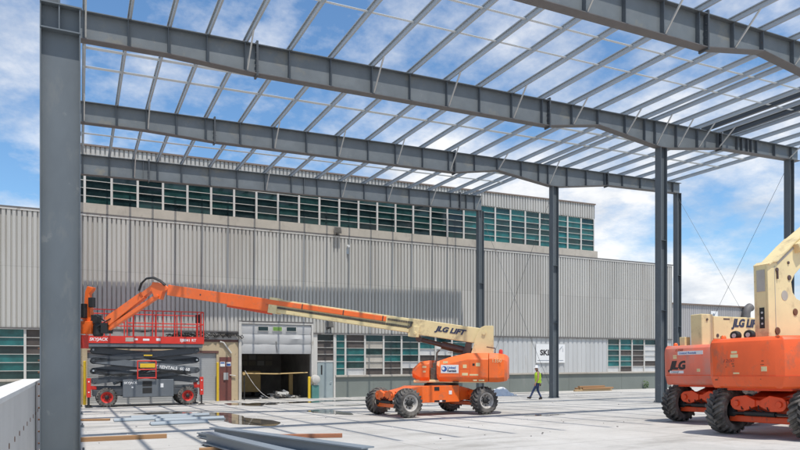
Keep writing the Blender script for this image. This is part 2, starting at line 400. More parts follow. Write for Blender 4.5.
for y, lab in ((YD, 'broad grey steel column standing at the left front against the concrete wall'),
               (YA, 'left grey column hidden directly behind the broad front column'),
               (YB, 'left grey column third back in the hidden left row'), (YC, 'left grey column nearest the factory wall')):
    x0, x1 = -.67, .012
    t = thing('steel_column', lab, 'column', (-.33, y, G(y)), 'left row of stepped columns')
    inv = Matrix.Translation((.33, -y, -G(y)))
    icol(t, y, x0, x1, G(y) + .03, Z(6.14), inv=inv)
    icol(t, y, x0, x0 + .33, Z(6.645), zb(PROF, .0) - .002, hw=.155, inv=inv, name='upper_shaft')
    b = MB(); b.box((x0, y - .17, Z(6.14)), (x1, y + .17, Z(6.165))); b.build('cap_plate', M['steel'], t, inv)
    b = MB(); b.box((x0, y - .17, Z(6.62)), (x1 + .02, y + .17, Z(6.645))); b.build('cap_plate', M['steel'], t, inv)
    b = MB(); b.box((x0 + .02, y - .008, Z(6.165)), (x1 - .02, y + .008, Z(6.62)))
    for xx in (x0, x0 + .31, x1 - .022): b.box((xx, y - .155, Z(6.165)), (xx + .02, y - .0085, Z(6.62))); b.box((xx, y + .0085, Z(6.165)), (xx + .02, y + .155, Z(6.62)))
    b.build('bracket', M['steel'], t, inv)
    b = MB(); b.box((x0 - .1, y - .26, G(y) - .02), (x1 + .1, y + .26, G(y) + .03))
    for sx in (x0 - .05, x1 + .05):
        for sy in (-.2, .2): b.tube([(sx, y + sy, G(y) + .03), (sx, y + sy, G(y) + .09)], .02, 6)
    b.build('base_plate', M['steel'], t, inv)
    b = MB()
    for k in range(9): b.tube([(x0 - .03, y - .1, G(y) + .25 + k * .22), (x0 + .01, y - .1, G(y) + .25 + k * .22)], .016, 6)
    b.build('bolt_row', M['rust'], t, inv)

def plain_column(x, y, top, lab, w=.40, grp='slender steel columns'):
    t = thing('steel_column', lab, 'column', (x, y, G(y)), grp)
    inv = Matrix.Translation((-x, -y, -G(y)))
    icol(t, y, x - w / 2, x + w / 2, G(y) + .025, top, hw=.17, inv=inv)
    b = MB()
    for zz in (G(y) + 4.2, G(y) + 7.4): b.box((x - w / 2 + .024, y - .15, zz), (x + w / 2 - .024, y - .009, zz + .018))
    b.build('stiffener', M['steel'], t, inv)
    b = MB(); b.box((x - w / 2 - .06, y - .25, G(y) - .03), (x + w / 2 + .06, y + .25, G(y) + .025))
    for sx in (-1, 1):
        for sy in (-1, 1): b.tube([(x + sx * .2, y + sy * .21, G(y)), (x + sx * .2, y + sy * .21, G(y) + .09)], .018, 6)
    b.build('base_plate', M['steel'], t, inv)
XM, XR = 23.85, 33.1
plain_column(XM, YD, zb(PROF, XM) - .002, 'nearest slender grey column of the middle row')
plain_column(XM, YA, zb(PROF, XM) - .002, 'slender grey column left of the pinkish lift counterweight')
plain_column(XM, YB, zb(PROF, XM) - .002, 'slender grey column beside the walking worker')
plain_column(XM, YC, zb(PROFC, XM) - .002, 'slender grey column rising behind the cream boom of the middle lift')
plain_column(XR, YD, zb(PROF, XR) - .002, 'nearest slender grey column of the right row', .34)
plain_column(XR, YA, zb(PROF, XR) - .002, 'slender grey column behind the tall cream riser at the right edge', .34)
plain_column(33.62, YB, zb(PROF, 33.6) - .002, 'slender grey column just right of the taller one beside the pinkish lift', .34)

# purlins: one continuous Z section each
def purlin(x, y0, y1, lab, grp, h=.18, z=None, m='galv', fl=.055):
    b = MB(); zz = (zt(x) if z is None else z) + .003
    o = thing('roof_purlin', lab, 'purlin', (x, y0, zz), grp) if False else None
    b.box((-.006, 0, .012), (.006, y1 - y0, h - .012))
    b.box((-fl, 0, h - .012), (.006, y1 - y0, h)); b.box((-.006, 0, 0), (fl, y1 - y0, .012))
    b.box((-fl, 0, h - .03), (-fl + .01, y1 - y0, h - .012)); b.box((fl - .01, 0, .012), (fl, y1 - y0, .03))
    return tag(b.build('roof_purlin', M[m], loc=(x, y0, zz)), lab, 'purlin', grp)
for i, x in enumerate(PX):
    purlin(x, 8.2, 38.45, 'long grey roof purlin of the main span, %s from the left edge' % ORD[i], 'purlins of the main span')
for i, x in enumerate(PXR):
    purlin(x, 8.2, YB + .35, 'long grey roof purlin of the right bay, %s right of the middle columns' % ORD[i], 'purlins of the right bay')
for x, lab in ((26.75, 'dark heavy joist under the right bay roof, the upper left of two'), (28.3, 'dark heavy joist under the right bay roof, the lower right of two')):
    b = MB(); L = YA + .2 - 8.2
    b.box((-.012, 0, .02), (.012, L, .22)); b.box((-.08, 0, 0), (.08, L, .02)); b.box((-.08, 0, .22), (.08, L, .24))
    tag(b.build('roof_joist', M['dark_steel'], loc=(x, 8.2, zt(x) + .006)), lab, 'joist', 'dark heavy joists')
# straps across the purlins, two a bay
for y, x1, lab in ((16.5, 33.2, 'pale strap across the purlins in the nearest bay, the nearer'), (18.1, 33.2, 'pale strap across the purlins in the nearest bay, the farther'),
                   (24.0, 33.2, 'pale strap across the purlins behind the long rafter, the nearer'), (25.6, 33.2, 'pale strap across the purlins behind the long rafter, the farther'),
                   (31.6, 23.6, 'pale strap just before the farthest rafter, the nearer'), (33.2, 23.6, 'pale strap just before the farthest rafter, the farther')):
    b = MB(); n = 24; hw = .05 if y < 20 else .10
    for k in range(n):
        a, c = .1 + (x1 - .1) * k / n, .1 + (x1 - .1) * (k + 1) / n
        b.add([(a, y - hw, zt(a) + .10), (c, y - hw, zt(c) + .10), (c, y + hw, zt(c) + .10), (a, y + hw, zt(a) + .10),
               (a, y - hw, zt(a) + .112), (c, y - hw, zt(c) + .112), (c, y + hw, zt(c) + .112), (a, y + hw, zt(a) + .112)],
              [(0, 3, 2, 1), (4, 5, 6, 7), (0, 1, 5, 4), (2, 3, 7, 6)])
    tag(b.build('roof_strap', M['galv_pale']), lab, 'strap', 'straps across the purlins')
# flange braces
bi = {'nearest': 0, 'long picture wide': 0, 'middle': 0, 'farthest': 0}
for nm, y, prof, xs in (('nearest', YD, PROF, [4.88, 9.4, 12.5, 15.49, 18.57, 21.57, 23.4, 26.15, 28.95]),
                        ('long picture wide', YA, PROF, [.12, 4.88, 9.4, 12.5, 15.49, 18.57, 21.57, 23.4, 24.75, 26.15, 27.55, 32.9]),
                        ('middle', YB, PROF, [.12, 2.5, 7.84, 10.93, 13.97, 17.0, 20.0, 23.4]),
                        ('farthest', YC, PROFC, [2.5, 9.4, 14.0, 17.0, 20.0, 23.4])):
    for i, x in enumerate(xs):
        b = MB(); b.beam((x + .03, y - .12, zb(prof, x) + .06), (x + .03, y - 1.02, zt(x) + .05), .045, .045)
        tag(b.build('flange_brace', M['brace']), 'thin pale flange brace on the %s rafter, %s from its left end' % (nm, ORD[i]), 'brace', 'flange braces')
# diagonal bracing rods
def rod(p0, p1, lab, grp='diagonal bracing rods'):
    tag(MB().tube([p0, p1], .009, 6).build('bracing_rod', M['dark_steel']), lab, 'bracing rod', grp)
rod((XR, YA + .1, zb(PROF, XR) - .3), (33.6, YB - .1, G(YB) + .3), 'thin bracing rod sloping down left from the right edge column')
rod((33.6, YB - .1, zb(PROF, XR) - .3), (XR, YA + .1, G(YA) + .3), 'thin bracing rod sloping down right from the column beside the pinkish lift')
rod((XM, YB + .1, zb(PROF, XM) - .3), (XM, YC - .1, G(YC) + .3), 'thin bracing rod sloping down left behind the worker')
rod((XM, YC - .1, zb(PROFC, XM) - .3), (XM, YB + .1, G(YB) + .3), 'thin bracing rod sloping down right behind the worker')

# ------------------------------------------------------------------ factory building
GF = G(YF)
FX0, FX1 = -26.0, 44.5
fac = thing('factory_building', 'long warm grey corrugated factory hall with green clerestory windows and loading doors', 'building', (0, 0, 0))
def corr(mb, x0, x1, z0, z1, y, pitch=.236, d=.085, mi=0):
    xs = []; n = int(round((x1 - x0) / pitch)); p = (x1 - x0) / n
    for k in range(n):
        a = x0 + k * p
        xs += [(a, 0), (a + .64 * p, 0), (a + .74 * p, d), (a + .90 * p, d)]
    xs.append((x1, 0))
    f1 = z1 if callable(z1) else (lambda x: z1)
    lo = [(x, y + o, z0) for x, o in xs]; hi = [(x, y + o, f1(x)) for x, o in xs]
    m = len(xs)
    mb.add(lo + hi, [(i, i + 1, m + i + 1, m + i) for i in range(m - 1)], mi)
ZS, ZL, ZR, ZW0, ZW1 = Z(1.56), Z(-1.13), Z(7.75), Z(-1.10), Z(1.50)
DA, DB, ZDT = 8.44, 13.06, Z(2.17)
for a, c, z in ((FX0, DA, ZS), (DA, DB, ZDT), (DB, FX1, ZS)):
    b = MB(); corr(b, a, c, z, ZR, YF - .12); b.build('upper_siding', M['siding'], fac)
for a, c, z in ((FX0, DA, ZS), (DA, DB, ZDT + .02), (DB, FX1, ZS)):
    b = MB(); b.box((a, YF - .145, z - .05), (c, YF + .05, z + .03)); b.build('siding_flashing', M['flashing'], fac)
b = MB(); b.box((FX0, YF - .16, ZR), (FX1 + .1, YF + .1, ZR + .07)); b.build('eave_trim', M['flashing'], fac)
b = MB(); b.box((FX0, YF - .145, ZR - .10), (FX1, YF - .105, ZR - .003)); b.build('eave_band', M['jamb'], fac)
b = MB(); b.box((FX0, YF + .02, ZR - .05), (FX1, YF + 26, ZR + .02)); b.build('roof', M['siding_far'], fac)
# ledge and clerestory
CX0, CX1 = -1.1, 36.05
ZC0, ZC1 = Z(8.34), Z(10.83)
def ztop(x): return Z(11.42 + .0145 * x)
b = MB(); b.box((CX0 - .1, YF - .14, ZR + .074), (CX1 + .25, YF + .3, ZC0)); b.build('ledge', M['ledge'], fac)
b = MB(); corr(b, CX0, CX1, ZC1 + .02, ztop, YF - .08, .236, .07); b.build('fascia_siding', M['siding'], fac)
b = MB()
b.add([(CX0 - .05, YF - .14, ztop(CX0)), (CX1 + .08, YF - .14, ztop(CX1)), (CX1 + .08, YF + .1, ztop(CX1)), (CX0 - .05, YF + .1, ztop(CX0)),
       (CX0 - .05, YF - .14, ztop(CX0) + .09), (CX1 + .08, YF - .14, ztop(CX1) + .09), (CX1 + .08, YF + .1, ztop(CX1) + .09), (CX0 - .05, YF + .1, ztop(CX0) + .09)],
      [(0, 3, 2, 1), (4, 5, 6, 7), (0, 1, 5, 4), (1, 2, 6, 5), (2, 3, 7, 6), (3, 0, 4, 7)])
b.build('roof_trim', M['trim'], fac)
b = MB(); b.box((CX0, YF + .12, ZR + .03), (CX0 + .1, YF + 24, ztop(CX0))); b.box((CX1 - .1, YF + .12, ZR + .03), (CX1, YF + 24, ztop(CX1)))
b.add([(CX0, YF, ztop(CX0) + .05), (CX1, YF, ztop(CX1) + .05), (CX1, YF + 24, ztop(CX1) + .05), (CX0, YF + 24, ztop(CX0) + .05)], [(0, 1, 2, 3)])
b.build('clerestory_box', M['siding'], fac)
b = MB(); b.box((FX1 - .06, YF + .06, GF), (FX1, YF + 26, ZR - .06)); b.build('end_wall', M['siding'], fac)
b = MB(); b.box((FX0, YF + .06, GF), (FX0 + .06, YF + 26, ZR - .06)); b.build('end_wall', M['siding'], fac)

def window(x0, x1, z0, z1, rows, picks, y=YF, mull=.058, bar=.014):
    f = MB()
    f.box((x0, y - .05, z0), (x0 + mull, y + .06, z1)); f.box((x1 - mull, y - .05, z0), (x1, y + .06, z1))
    h = (z1 - z0) / rows
    for r in range(rows + 1):
        zz = z0 + r * h
        f.box((x0 + mull, y - .03, max(zz - bar, z0)), (x1 - mull, y + .05, min(zz + bar, z1)))
    w = f.build('window', M['frame'], fac)
    p = MB()
    for r in range(rows):
        c = picks(r)
        tl = random.uniform(-.022, .022)
        p.add([(x0 + mull, y + .03 + tl, z0 + r * h + .01), (x1 - mull, y + .03 + tl, z0 + r * h + .01), (x1 - mull, y + .03 - tl, z0 + (r + 1) * h - .01), (x0 + mull, y + .03 - tl, z0 + (r + 1) * h - .01)], [(0, 1, 2, 3)], c)
    p.build('pane', [M['glass_a'], M['glass_b'], M['glass_c'], M['pane_white'], M['pane_brown'], M['pane_beige']], w)
n = 28; bw = (CX1 - CX0) / n
for k in range(n):
    xm = CX0 + bw * k
    dark = xm < 24
    window(xm, xm + bw, ZC0, ZC1, 6, (lambda r, d=dark: random.choice([1, 1, 1, 2, 2, 2]) if d else random.choice([0, 0, 1, 1, 0])))
# lower left windows
for k in range(9):
    a = -1.23 - 1.33 * (k + 1)
    seq = [[1, 0, 0, 2, 0, 0], [1, 1, 1, 4, 4, 4]][k % 2 == 0]
    window(a, a + 1.33, ZW0, ZW1, 6, (lambda r, s=seq: s[r]))
# middle windows with their mixed panes (bottom row first)
MW = [14.56, 15.24, 16.6, 17.93, 19.25, 20.57, 21.85, 23.15, 24.5]
MP = [[0, 0, 0, 0, 0, 0], [3, 1, 0, 0, 4, 4], [4, 5, 5, 1, 5, 1], [4, 4, 0, 1, 1, 1], [4, 3, 2, 0, 1, 1], [3, 4, 4, 3, 0, 1], [5, 5, 4, 3, 3, 1], [3, 4, 1, 1, 0, 0]]
for a, c, s in zip(MW, MW[1:], MP): window(a, c, ZW0, ZW1, 6, (lambda r, s=s: s[r]))
RW = [37.4, 38.72, 40.05, 41.4, 42.75, 44.1]
RP = [[3, 0, 0, 1, 0, 1], [4, 0, 0, 4, 0, 0], [3, 4, 4, 4, 2, 0], [3, 4, 3, 3, 3, 1], [3, 1, 1, 3, 1, 1]]
for a, c, s in zip(RW, RW[1:], RP): window(a, c, ZW0, ZW1, 6, (lambda r, s=s: s[r]))
# window over the personnel door
window(13.3, 14.5, Z(-.18), ZW1, 4, lambda r: [4, 4, 4, 2][r])
# sill, base wall, pale lower siding
for a, c in ((FX0, -1.1), (14.56, FX1)):
    b = MB(); b.box((a, YF - .16, ZL - .08), (c, YF + .1, ZW0)); b.build('sill', M['ledge'], fac)
    b = MB(); b.box((a, YF - .05, GF - .3), (c, YF + .15, ZL - .082)); bwl = b.build('base_wall', M['base'], fac)
for x in (17.2, 19.8, 22.6, 28.0, 33.5, 38.9):
    b = MB(); b.box((x, YF - .065, GF - .2), (x + .05, YF - .051, ZL - .085)); b.build('wall_batten', M['base'], bwl)
b = MB(); corr(b, 24.5, 37.4, ZW0 + .003, ZS - .052, YF - .04, .43, .04); b.build('lower_siding', M['siding_low'], fac); b = MB(); corr(b, 44.1, FX1, ZW0 + .003, ZS - .052, YF - .04, .2, .04); b.build('lower_siding', M['siding_low'], fac)
# masonry bay with roller door, x -1.1 .. 8.5
RD0, RD1, ZRD = .35, 7.16, Z(.28)
b = MB()
b.box((-1.1, YF - .06, GF - .3), (RD0, YF + .2, ZS - .62)); b.box((RD0, YF - .06, ZRD + .14), (RD1, YF + .2, ZS - .62))
b.box((RD1, YF - .06, GF - .3), (8.42, YF + .2, ZS - .62)); b.build('masonry_wall', M['cream'], fac)
b = MB(); b.box((RD0, YF - .09, ZRD), (RD1 + .12, YF + .1, ZRD + .137)); b.box((-1.1, YF - .085, ZS - .618), (8.42, YF + .1, ZS - .48)); b.build('lintel', M['lintel'], fac)
b = MB(); b.box((-1.1, YF - .12, ZS - .477), (8.43, YF + .1, ZS - .053)); b.build('gutter_board', M['gutter'], fac)
b = MB(); z = GF
while z < ZRD - .005:
    z1 = min(z + .11, ZRD - .003); b.box((RD0, YF + .02, z), (RD1, YF + .09, z1 - .02)); b.box((RD0, YF + .035, z1 - .02), (RD1, YF + .09, z1)); z = z1
b.build('roller_door', M['rollgrey'], fac)
b = MB(); b.box((7.32, YF - .10, GF), (8.02, YF - .062, Z(.05))); pn = b.build('side_door', M['rust_panel'], fac)
b = MB(); b.box((7.36, YF - .112, Z(-.5)), (7.64, YF - .102, Z(-.22))); b.box((7.72, YF - .112, Z(-.48)), (7.98, YF - .102, Z(-.24))); b.build('notice', M['white'], pn)
b = MB(); b.box((7.38, YF - .115, Z(-.33)), (7.62, YF - .1125, Z(-.25))); b.box((7.74, YF - .115, Z(-.46)), (7.96, YF - .1125, Z(-.33))); b.build('notice_print', M['blue'], pn)
b = MB(); b.box((7.55, YF - .16, Z(-1.28)), (7.82, YF - .102, Z(-.86))); b.box((7.60, YF - .166, Z(-1.2)), (7.77, YF - .161, Z(-1.05))); b.build('switch_box', [M['rollgrey']], pn)
# wire tangle and pipe under the gutter
b = MB(); rnd = random.Random(4)
for k in range(16):
    x = rnd.uniform(4.2, 7.9); pts = []
    for q in range(7): pts.append((min(x + q * .2, 8.7), YF - .16 - rnd.uniform(0, .10), ZS - .22 + rnd.uniform(-.20, .14)))
    b.tube(pts, .03, 5)
b.build('cable_tangle', M['black'], fac)
b = MB(); b.tube([(7.35, YF - .13, Z(.95)), (7.55, YF - .13, Z(.9)), (8.0, YF - .13, Z(.28))], .05, 8); b.tube([(7.9, YF - .13, Z(-1.0)), (8.25, YF - .13, Z(-1.05))], .03, 6)
b.build('pipe', M['jamb'], fac)
# loading door
LD0, LD1, ZLB, ZLT = 8.62, 12.92, Z(.25), Z(2.04)
b = MB(); b.box((8.44, YF - .16, GF - .3), (8.6, YF + .2, ZLT + .12)); b.box((12.94, YF - .14, GF - .3), (13.06, YF + .2, ZLT + .12)); b.box((8.6, YF - .14, ZLT + .01), (12.94, YF + .2, ZLT + .12))
b.build('door_frame', M['jamb'], fac)
b = MB(); hh = (ZLT - ZLB) / 3
for k in range(3):
    z0 = ZLB + k * hh; bul = [.015, .08, .0][k]
    b.loft([[(LD0, YF - .06, z0 + .005), (LD0, YF - .10, z0 + hh * .55), (LD0, YF - .06, z0 + hh - .005), (LD0, YF - .01, z0 + hh * .5)]] +
           [[(x, YF - .06 - (.02 if q % 2 else .0), z0 + .005), (x, YF - .11 - bul * (.5 + .5 * math.sin(q * 1.3)), z0 + hh * .55), (x, YF - .06, z0 + hh - .005), (x, YF - .01, z0 + hh * .5)]
            for q, x in enumerate([LD0 + (LD1 - LD0) * i / 9 for i in range(1, 10)])])
ld = b.build('loading_door', M['doorwhite'], fac, smooth=40)
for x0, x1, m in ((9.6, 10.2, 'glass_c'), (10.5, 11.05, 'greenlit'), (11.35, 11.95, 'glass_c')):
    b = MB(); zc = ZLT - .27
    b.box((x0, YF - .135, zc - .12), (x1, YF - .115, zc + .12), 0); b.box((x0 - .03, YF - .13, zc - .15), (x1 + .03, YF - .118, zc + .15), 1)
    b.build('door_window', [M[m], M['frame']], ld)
b = MB(); b.beam((10.75, YF - .185, ZLB + .06), (10.68, YF - .15, ZLB + .75), .02, .03); b.build('dent_crack', M['black'], ld)
# room behind the opening
b = MB(); ry = YF + 9; b.box((7.9, YF + .21, GF - .2), (8.0, ry, ZLT + .3)); b.box((13.6, YF + .21, GF - .2), (13.7, ry, ZLT + .3)); b.box((7.9, ry, GF - .2), (13.7, ry + .1, ZLT + .3)); b.box((7.9, YF + .21, ZLT + .3), (13.7, ry, ZLT + .4))
b.build('loading_room', M['dark'], fac)
b = MB(); b.box((8.0, YF + .25, G(45) - .1), (13.6, ry, G(45) + .006)); b.build('loading_floor', M['rubble'], fac)  # dark sheet added over the pale slab to dim the room floor
b = MB()
for i in range(6):
    for j in range(4): b.box((9.3 + i * .62, ry - .06, Z(-.55) + j * .42), (9.3 + i * .62 + .5, ry - .01, Z(-.55) + j * .42 + .34), 0 if (i * 7 + j * 3) % 4 else 1)
b.build('back_window', [M['pane_beige'], M['pane_white']], fac)  # pale colours stand in for faint light through the glass blocks
# personnel door
b = MB(); b.box((13.36, YF - .05, GF), (14.4, YF + .06, Z(-.26))); pd = b.build('personnel_door', M['doorblue'], fac)
b = MB(); b.box((13.58, YF - .058, Z(-1.05)), (13.68, YF - .052, Z(-.45))); b.build('vision_slot', M['black'], pd)
b = MB(); b.tube([(14.28, YF - .05, Z(-1.5)), (14.28, YF - .11, Z(-1.5)), (14.16, YF - .11, Z(-1.5))], .018, 6); b.build('handle', M['galv'], pd)
b = MB(); b.box((13.08, YF - .07, GF - .3), (13.34, YF + .08, ZS - .055)); b.box((14.42, YF - .08, GF - .3), (14.55, YF + .08, ZS - .055)); b.box((13.34, YF - .075, Z(-.255)), (14.42, YF + .08, Z(-.185)))
b.build('door_surround', M['frame'], fac)

# things fixed to or standing by the factory
def floodlight(x, z, label, y=YF - .16):
    t = thing('floodlight', label, 'floodlight', (x, y, z))
    b = MB(); b.loft([[(-.24, -.30, -.14), (.24, -.30, -.14), (.24, -.18, .28), (-.24, -.18, .28)], [(-.15, .0, -.05), (.15, .0, -.05), (.15, .05, .2), (-.15, .05, .2)]]); b.build('housing', M['flashing'], t, bevel=.02)
    b = MB(); b.add([(-.2, -.305, -.10), (.2, -.305, -.10), (.2, -.20, .24), (-.2, -.20, .24)], [(0, 1, 2, 3)]); b.build('lens', M['lamp_glass'], t)
    b = MB(); b.box((-.2, .06, -.3), (.2, .11, .1)); b.beam((0, .08, -.2), (0, -.1, -.16), .08, .06); b.build('bracket', M['black'], t)
floodlight(14.05, Z(2.05), 'dark square floodlight above the blue grey personnel door')
floodlight(14.6, Z(8.0), 'old floodlight on a bracket at the ledge below the clerestory')
t = thing('security_camera', 'small white security camera high on the corrugated wall', 'camera', (15.35, YF - .16, Z(7.15)))
b = MB(); b.tube([(0, 0, 0), (0, -.22, -.03)], .075, 10); b.build('camera_head', M['white'], t, smooth=40); b = MB(); b.tube([(0, -.1, -.02), (0, 0.04, -.3)], .05, 8); b.box((-.08, .0, -.5), (.08, .05, -.2)); b.build('mount', M['galv'], t)
t = thing('wall_sign', 'white sign board on the pale siding behind the slender column', 'sign', (31.7, YF - .1, Z(.34)))
b = MB(); b.box((-1.36, -.03, -.7), (1.36, .02, .7)); b.build('board', M['white'], t)
lettering(t, 'SKL', .56, (-1.0, -.034, -.12), (1, 0, 0), (0, 0, 1), M['inkblack'], bold=.022, sx=1.1)
b = MB(); b.box((-1.25, -.034, -.55), (1.2, -.0305, -.50)); b.build('rule_line', M['inkgrey'], t)
b = MB(); b.beam((.80, -.033, .30), (1.12, -.033, .58), .006, .07, (0, 1, 0)); b.beam((1.14, -.033, .12), (1.14, -.033, .40), .006, .05, (0, 1, 0)); b.build('slash_mark', M['inkgrey'], t)

def post(x, y, h, m, lab, cat='bollard', r=.07, name='safety_post'):
    b = MB(); b.tube([(0, 0, 0), (0, 0, h - r * .4), (0, 0, h)], [r, r, r * .55], 12)
    return tag(b.build(name, M[m], loc=(x, y, G(y)), smooth=40), lab, cat)
post(7.18, YF - .32, 2.25, 'yellow', 'tall yellow post at the edge of the oxblood side door')
post(.22, YF - .4, 2.35, 'yellow', 'tall yellow post left of the scissor lift')
post(-.05, YF - .45, 1.9, 'rust_panel', 'dark red post close beside the tall yellow one at far left')
post(12.72, YF - .35, 1.35, 'yellow', 'short yellow post at the right side of the loading opening', r=.09)
t = thing('barrier_pole', 'tan pole across the loading bay opening', 'barrier', (10.6, YF - .32, Z(-.93)))
MB().tube([(-1.98, 0, .02), (0, 0, -.03), (2.02, 0, .03)], .035, 8).build('pole', M['tan'], t, smooth=40)
b = MB(); b.box((-1.96, -.08, -.08), (-1.86, .06, .08)); b.build('holder', M['tan'], t); b = MB(); b.beam((-1.88, 0, -.1), (-1.88, 0, G(YF) - Z(-.93)), .06, .06); b.build('stand', M['black'], t)
t = thing('control_cabinet', 'teal cabinet with a dented white box on top beside the loading opening', 'cabinet', (13.05, YF - .42, GF))
b = MB(); b.box((-.22, -.15, 0), (.24, .15, .82)); b.build('cabinet', M['teal'], t, bevel=.02)
b = MB(); b.lathe([(.12, -.3), (.26, -.24), (.28, .05), (.18, .12)], (.02, 0, 1.2), 'y', 12); b.box((-.1, -.1, .825), (.12, .1, 1.0)); b.build('lamp_head', M['jamb'], t, smooth=40)
t = thing('yellow_machine', 'yellow machine inside the dark loading room', 'machine', (10.0, YF + 5, G(45) + .1))
b = MB(); b.box((-.9, -.6, .3), (.9, .6, 1.7)); b.build('body', M['tan'], t, bevel=.05); b = MB(); b.box((-.8, -.5, 0), (-.5, .5, .3)); b.box((.5, -.5, 0), (.8, .5, .3)); b.build('foot', M['black'], t)
tag(MB().box((-.13, -.12, 0), (.13, .12, 1.6)).build('yellow_post', M['tan'], loc=(12.6, YF + 3.2, G(45)), bevel=.03), 'yellow post inside the loading room at its right side', 'bollard')
b = MB(); rnd = random.Random(9)
for k in range(46):
    x, y = rnd.gauss(11.4, .8), YF + rnd.uniform(.5, 2.2); r = rnd.uniform(.08, .28); zz = GF + rnd.uniform(0, .45) * max(0, 1 - abs(x - 11.6) / 2.2)
    pts = [Vector((rnd.uniform(-1, 1), rnd.uniform(-1, 1), rnd.uniform(-1, 1))).normalized() * r for _ in range(8)]
    d = Vector((rnd.uniform(-1, 1), rnd.uniform(-1, 1), rnd.uniform(-.4, .4)))
    b.beam(Vector((x, y, zz)) - d * r, Vector((x, y, zz)) + d * r, r * rnd.uniform(.3, 1), r * rnd.uniform(.2, .8), mi=k % 2)
o = b.build('rubble_heap', [M['rubble'], M['conc_top']]); tag(o, 'heap of grey rubble on the loading room floor', 'rubble'); o['kind'] = 'stuff'
b = MB()
for q in range(1):
    pts = [(8.75 + .05 * q, YF - .35, Z(-.75 - .1 * q))]
    for k in range(1, 12):
        u = k / 11; pts.append((8.75 + 1.9 * u + .25 * q, YF - .4 - .5 * math.sin(u * 3) * (q + 1) * .4, max(G(YF - .4) + .03, Z(-.75) - 1.75 * (1 - (1 - u) ** 2.2) + .03)))
    b.tube(pts, .016, 6)
tag(b.build('cable', M['jamb']), 'pale cable curving down onto the floor of the loading opening', 'cable')

# far low building at the right
t = thing('low_building', 'low dull grey building far behind the right hand lifts', 'building', (56, 49, G(49)))
inv = Matrix.Translation((-56, -49, -G(49)))
b = MB(); corr(b, 43, 68.2, G(49) - .2, Z(5.72), 49, .3, .05); b.box((43, 49.06, G(49) - .2), (68.2, 62, Z(5.72))); b.build('wall', M['siding_far'], t, inv)
b = MB(); b.box((43, 48.85, Z(5.722)), (68.3, 62, Z(5.86))); b.build('roof', M['trim'], t, inv)
t = thing('vent_pipe', 'dark elbow vent pipe at the end of the low grey building', 'vent', (67.5, 48.6, Z(3)))
b = MB(); b.tube([(0, 0, 0), (0, 0, 2.1), (.25, 0, 2.55), (.7, 0, 2.75)], [.45, .45, .45, .5], 12); b.build('duct', M['flashing'], t, smooth=50); b = MB(); b.box((-.7, -.4, -6), (.7, .35, .2)); b.build('tank', M['flashing'], t)
t = thing('far_sign', 'small white notice on the low grey building', 'sign', (62.6, 48.9, Z(4.55)))
b = MB(); b.box((-.55, -.04, -.55), (.55, .03, .6)); b.build('board', M['white'], t)
b = MB(); b.lathe([(.16, 0), (.16, -.01)], (-.12, -.045, .2), 'y', 12); b.box((-.3, -.055, -.4), (.1, -.045, -.2)); b.build('mark', M['inkgrey'], t)

# ------------------------------------------------------------------ things on the yard
t = thing('concrete_wall', 'pale concrete retaining wall with rusty tie holes at the lower left corner', 'wall', (-1.0, 10, G(10)))
inv = Matrix.Translation((1.0, -10, -G(10)))
b = MB(); b.add([(x, y, z) for x in (-1.05, -.745) for y, z in ((2, G(2) - .5), (15.6, G(15.6) - .5), (15.6, Z(-.50)), (2, Z(-.46)))], [(0, 1, 2, 3), (7, 6, 5, 4), (0, 4, 5, 1), (1, 5, 6, 2), (2, 6, 7, 3), (3, 7, 4, 0)])
b.build('wall_body', M['concrete'], t, inv)
b = MB(); b.add([(x, y, z) for x in (-1.07, -.735) for y, z in ((2, Z(-.458)), (15.62, Z(-.498)), (15.62, Z(-.44)), (2, Z(-.40)))], [(0, 1, 2, 3), (7, 6, 5, 4), (0, 4, 5, 1), (1, 5, 6, 2), (2, 6, 7, 3), (3, 7, 4, 0)])
b.build('coping', M['conc_top'], t, inv)
for k in range(11):
    y = 7.4 + k * .72
    b = MB(); b.lathe([(.018, .0), (.036, -.0), (.036, .006), (.018, .004)], (-.745, y, Z(-1.03)), 'x', 12); b.lathe([(.017, 0), (.017, .003)], (-.745, y, Z(-1.03)), 'x', 10, 1); b.build('tie_hole', [M['rust'], M['black']], t, inv)
tag(MB().box((-.13, -.13, 0), (.13, .13, 1.15)).build('concrete_post', M['conc_top'], loc=(-1.35, 14.6, G(14.6)), bevel=.02), 'short white square post behind the concrete wall', 'post')

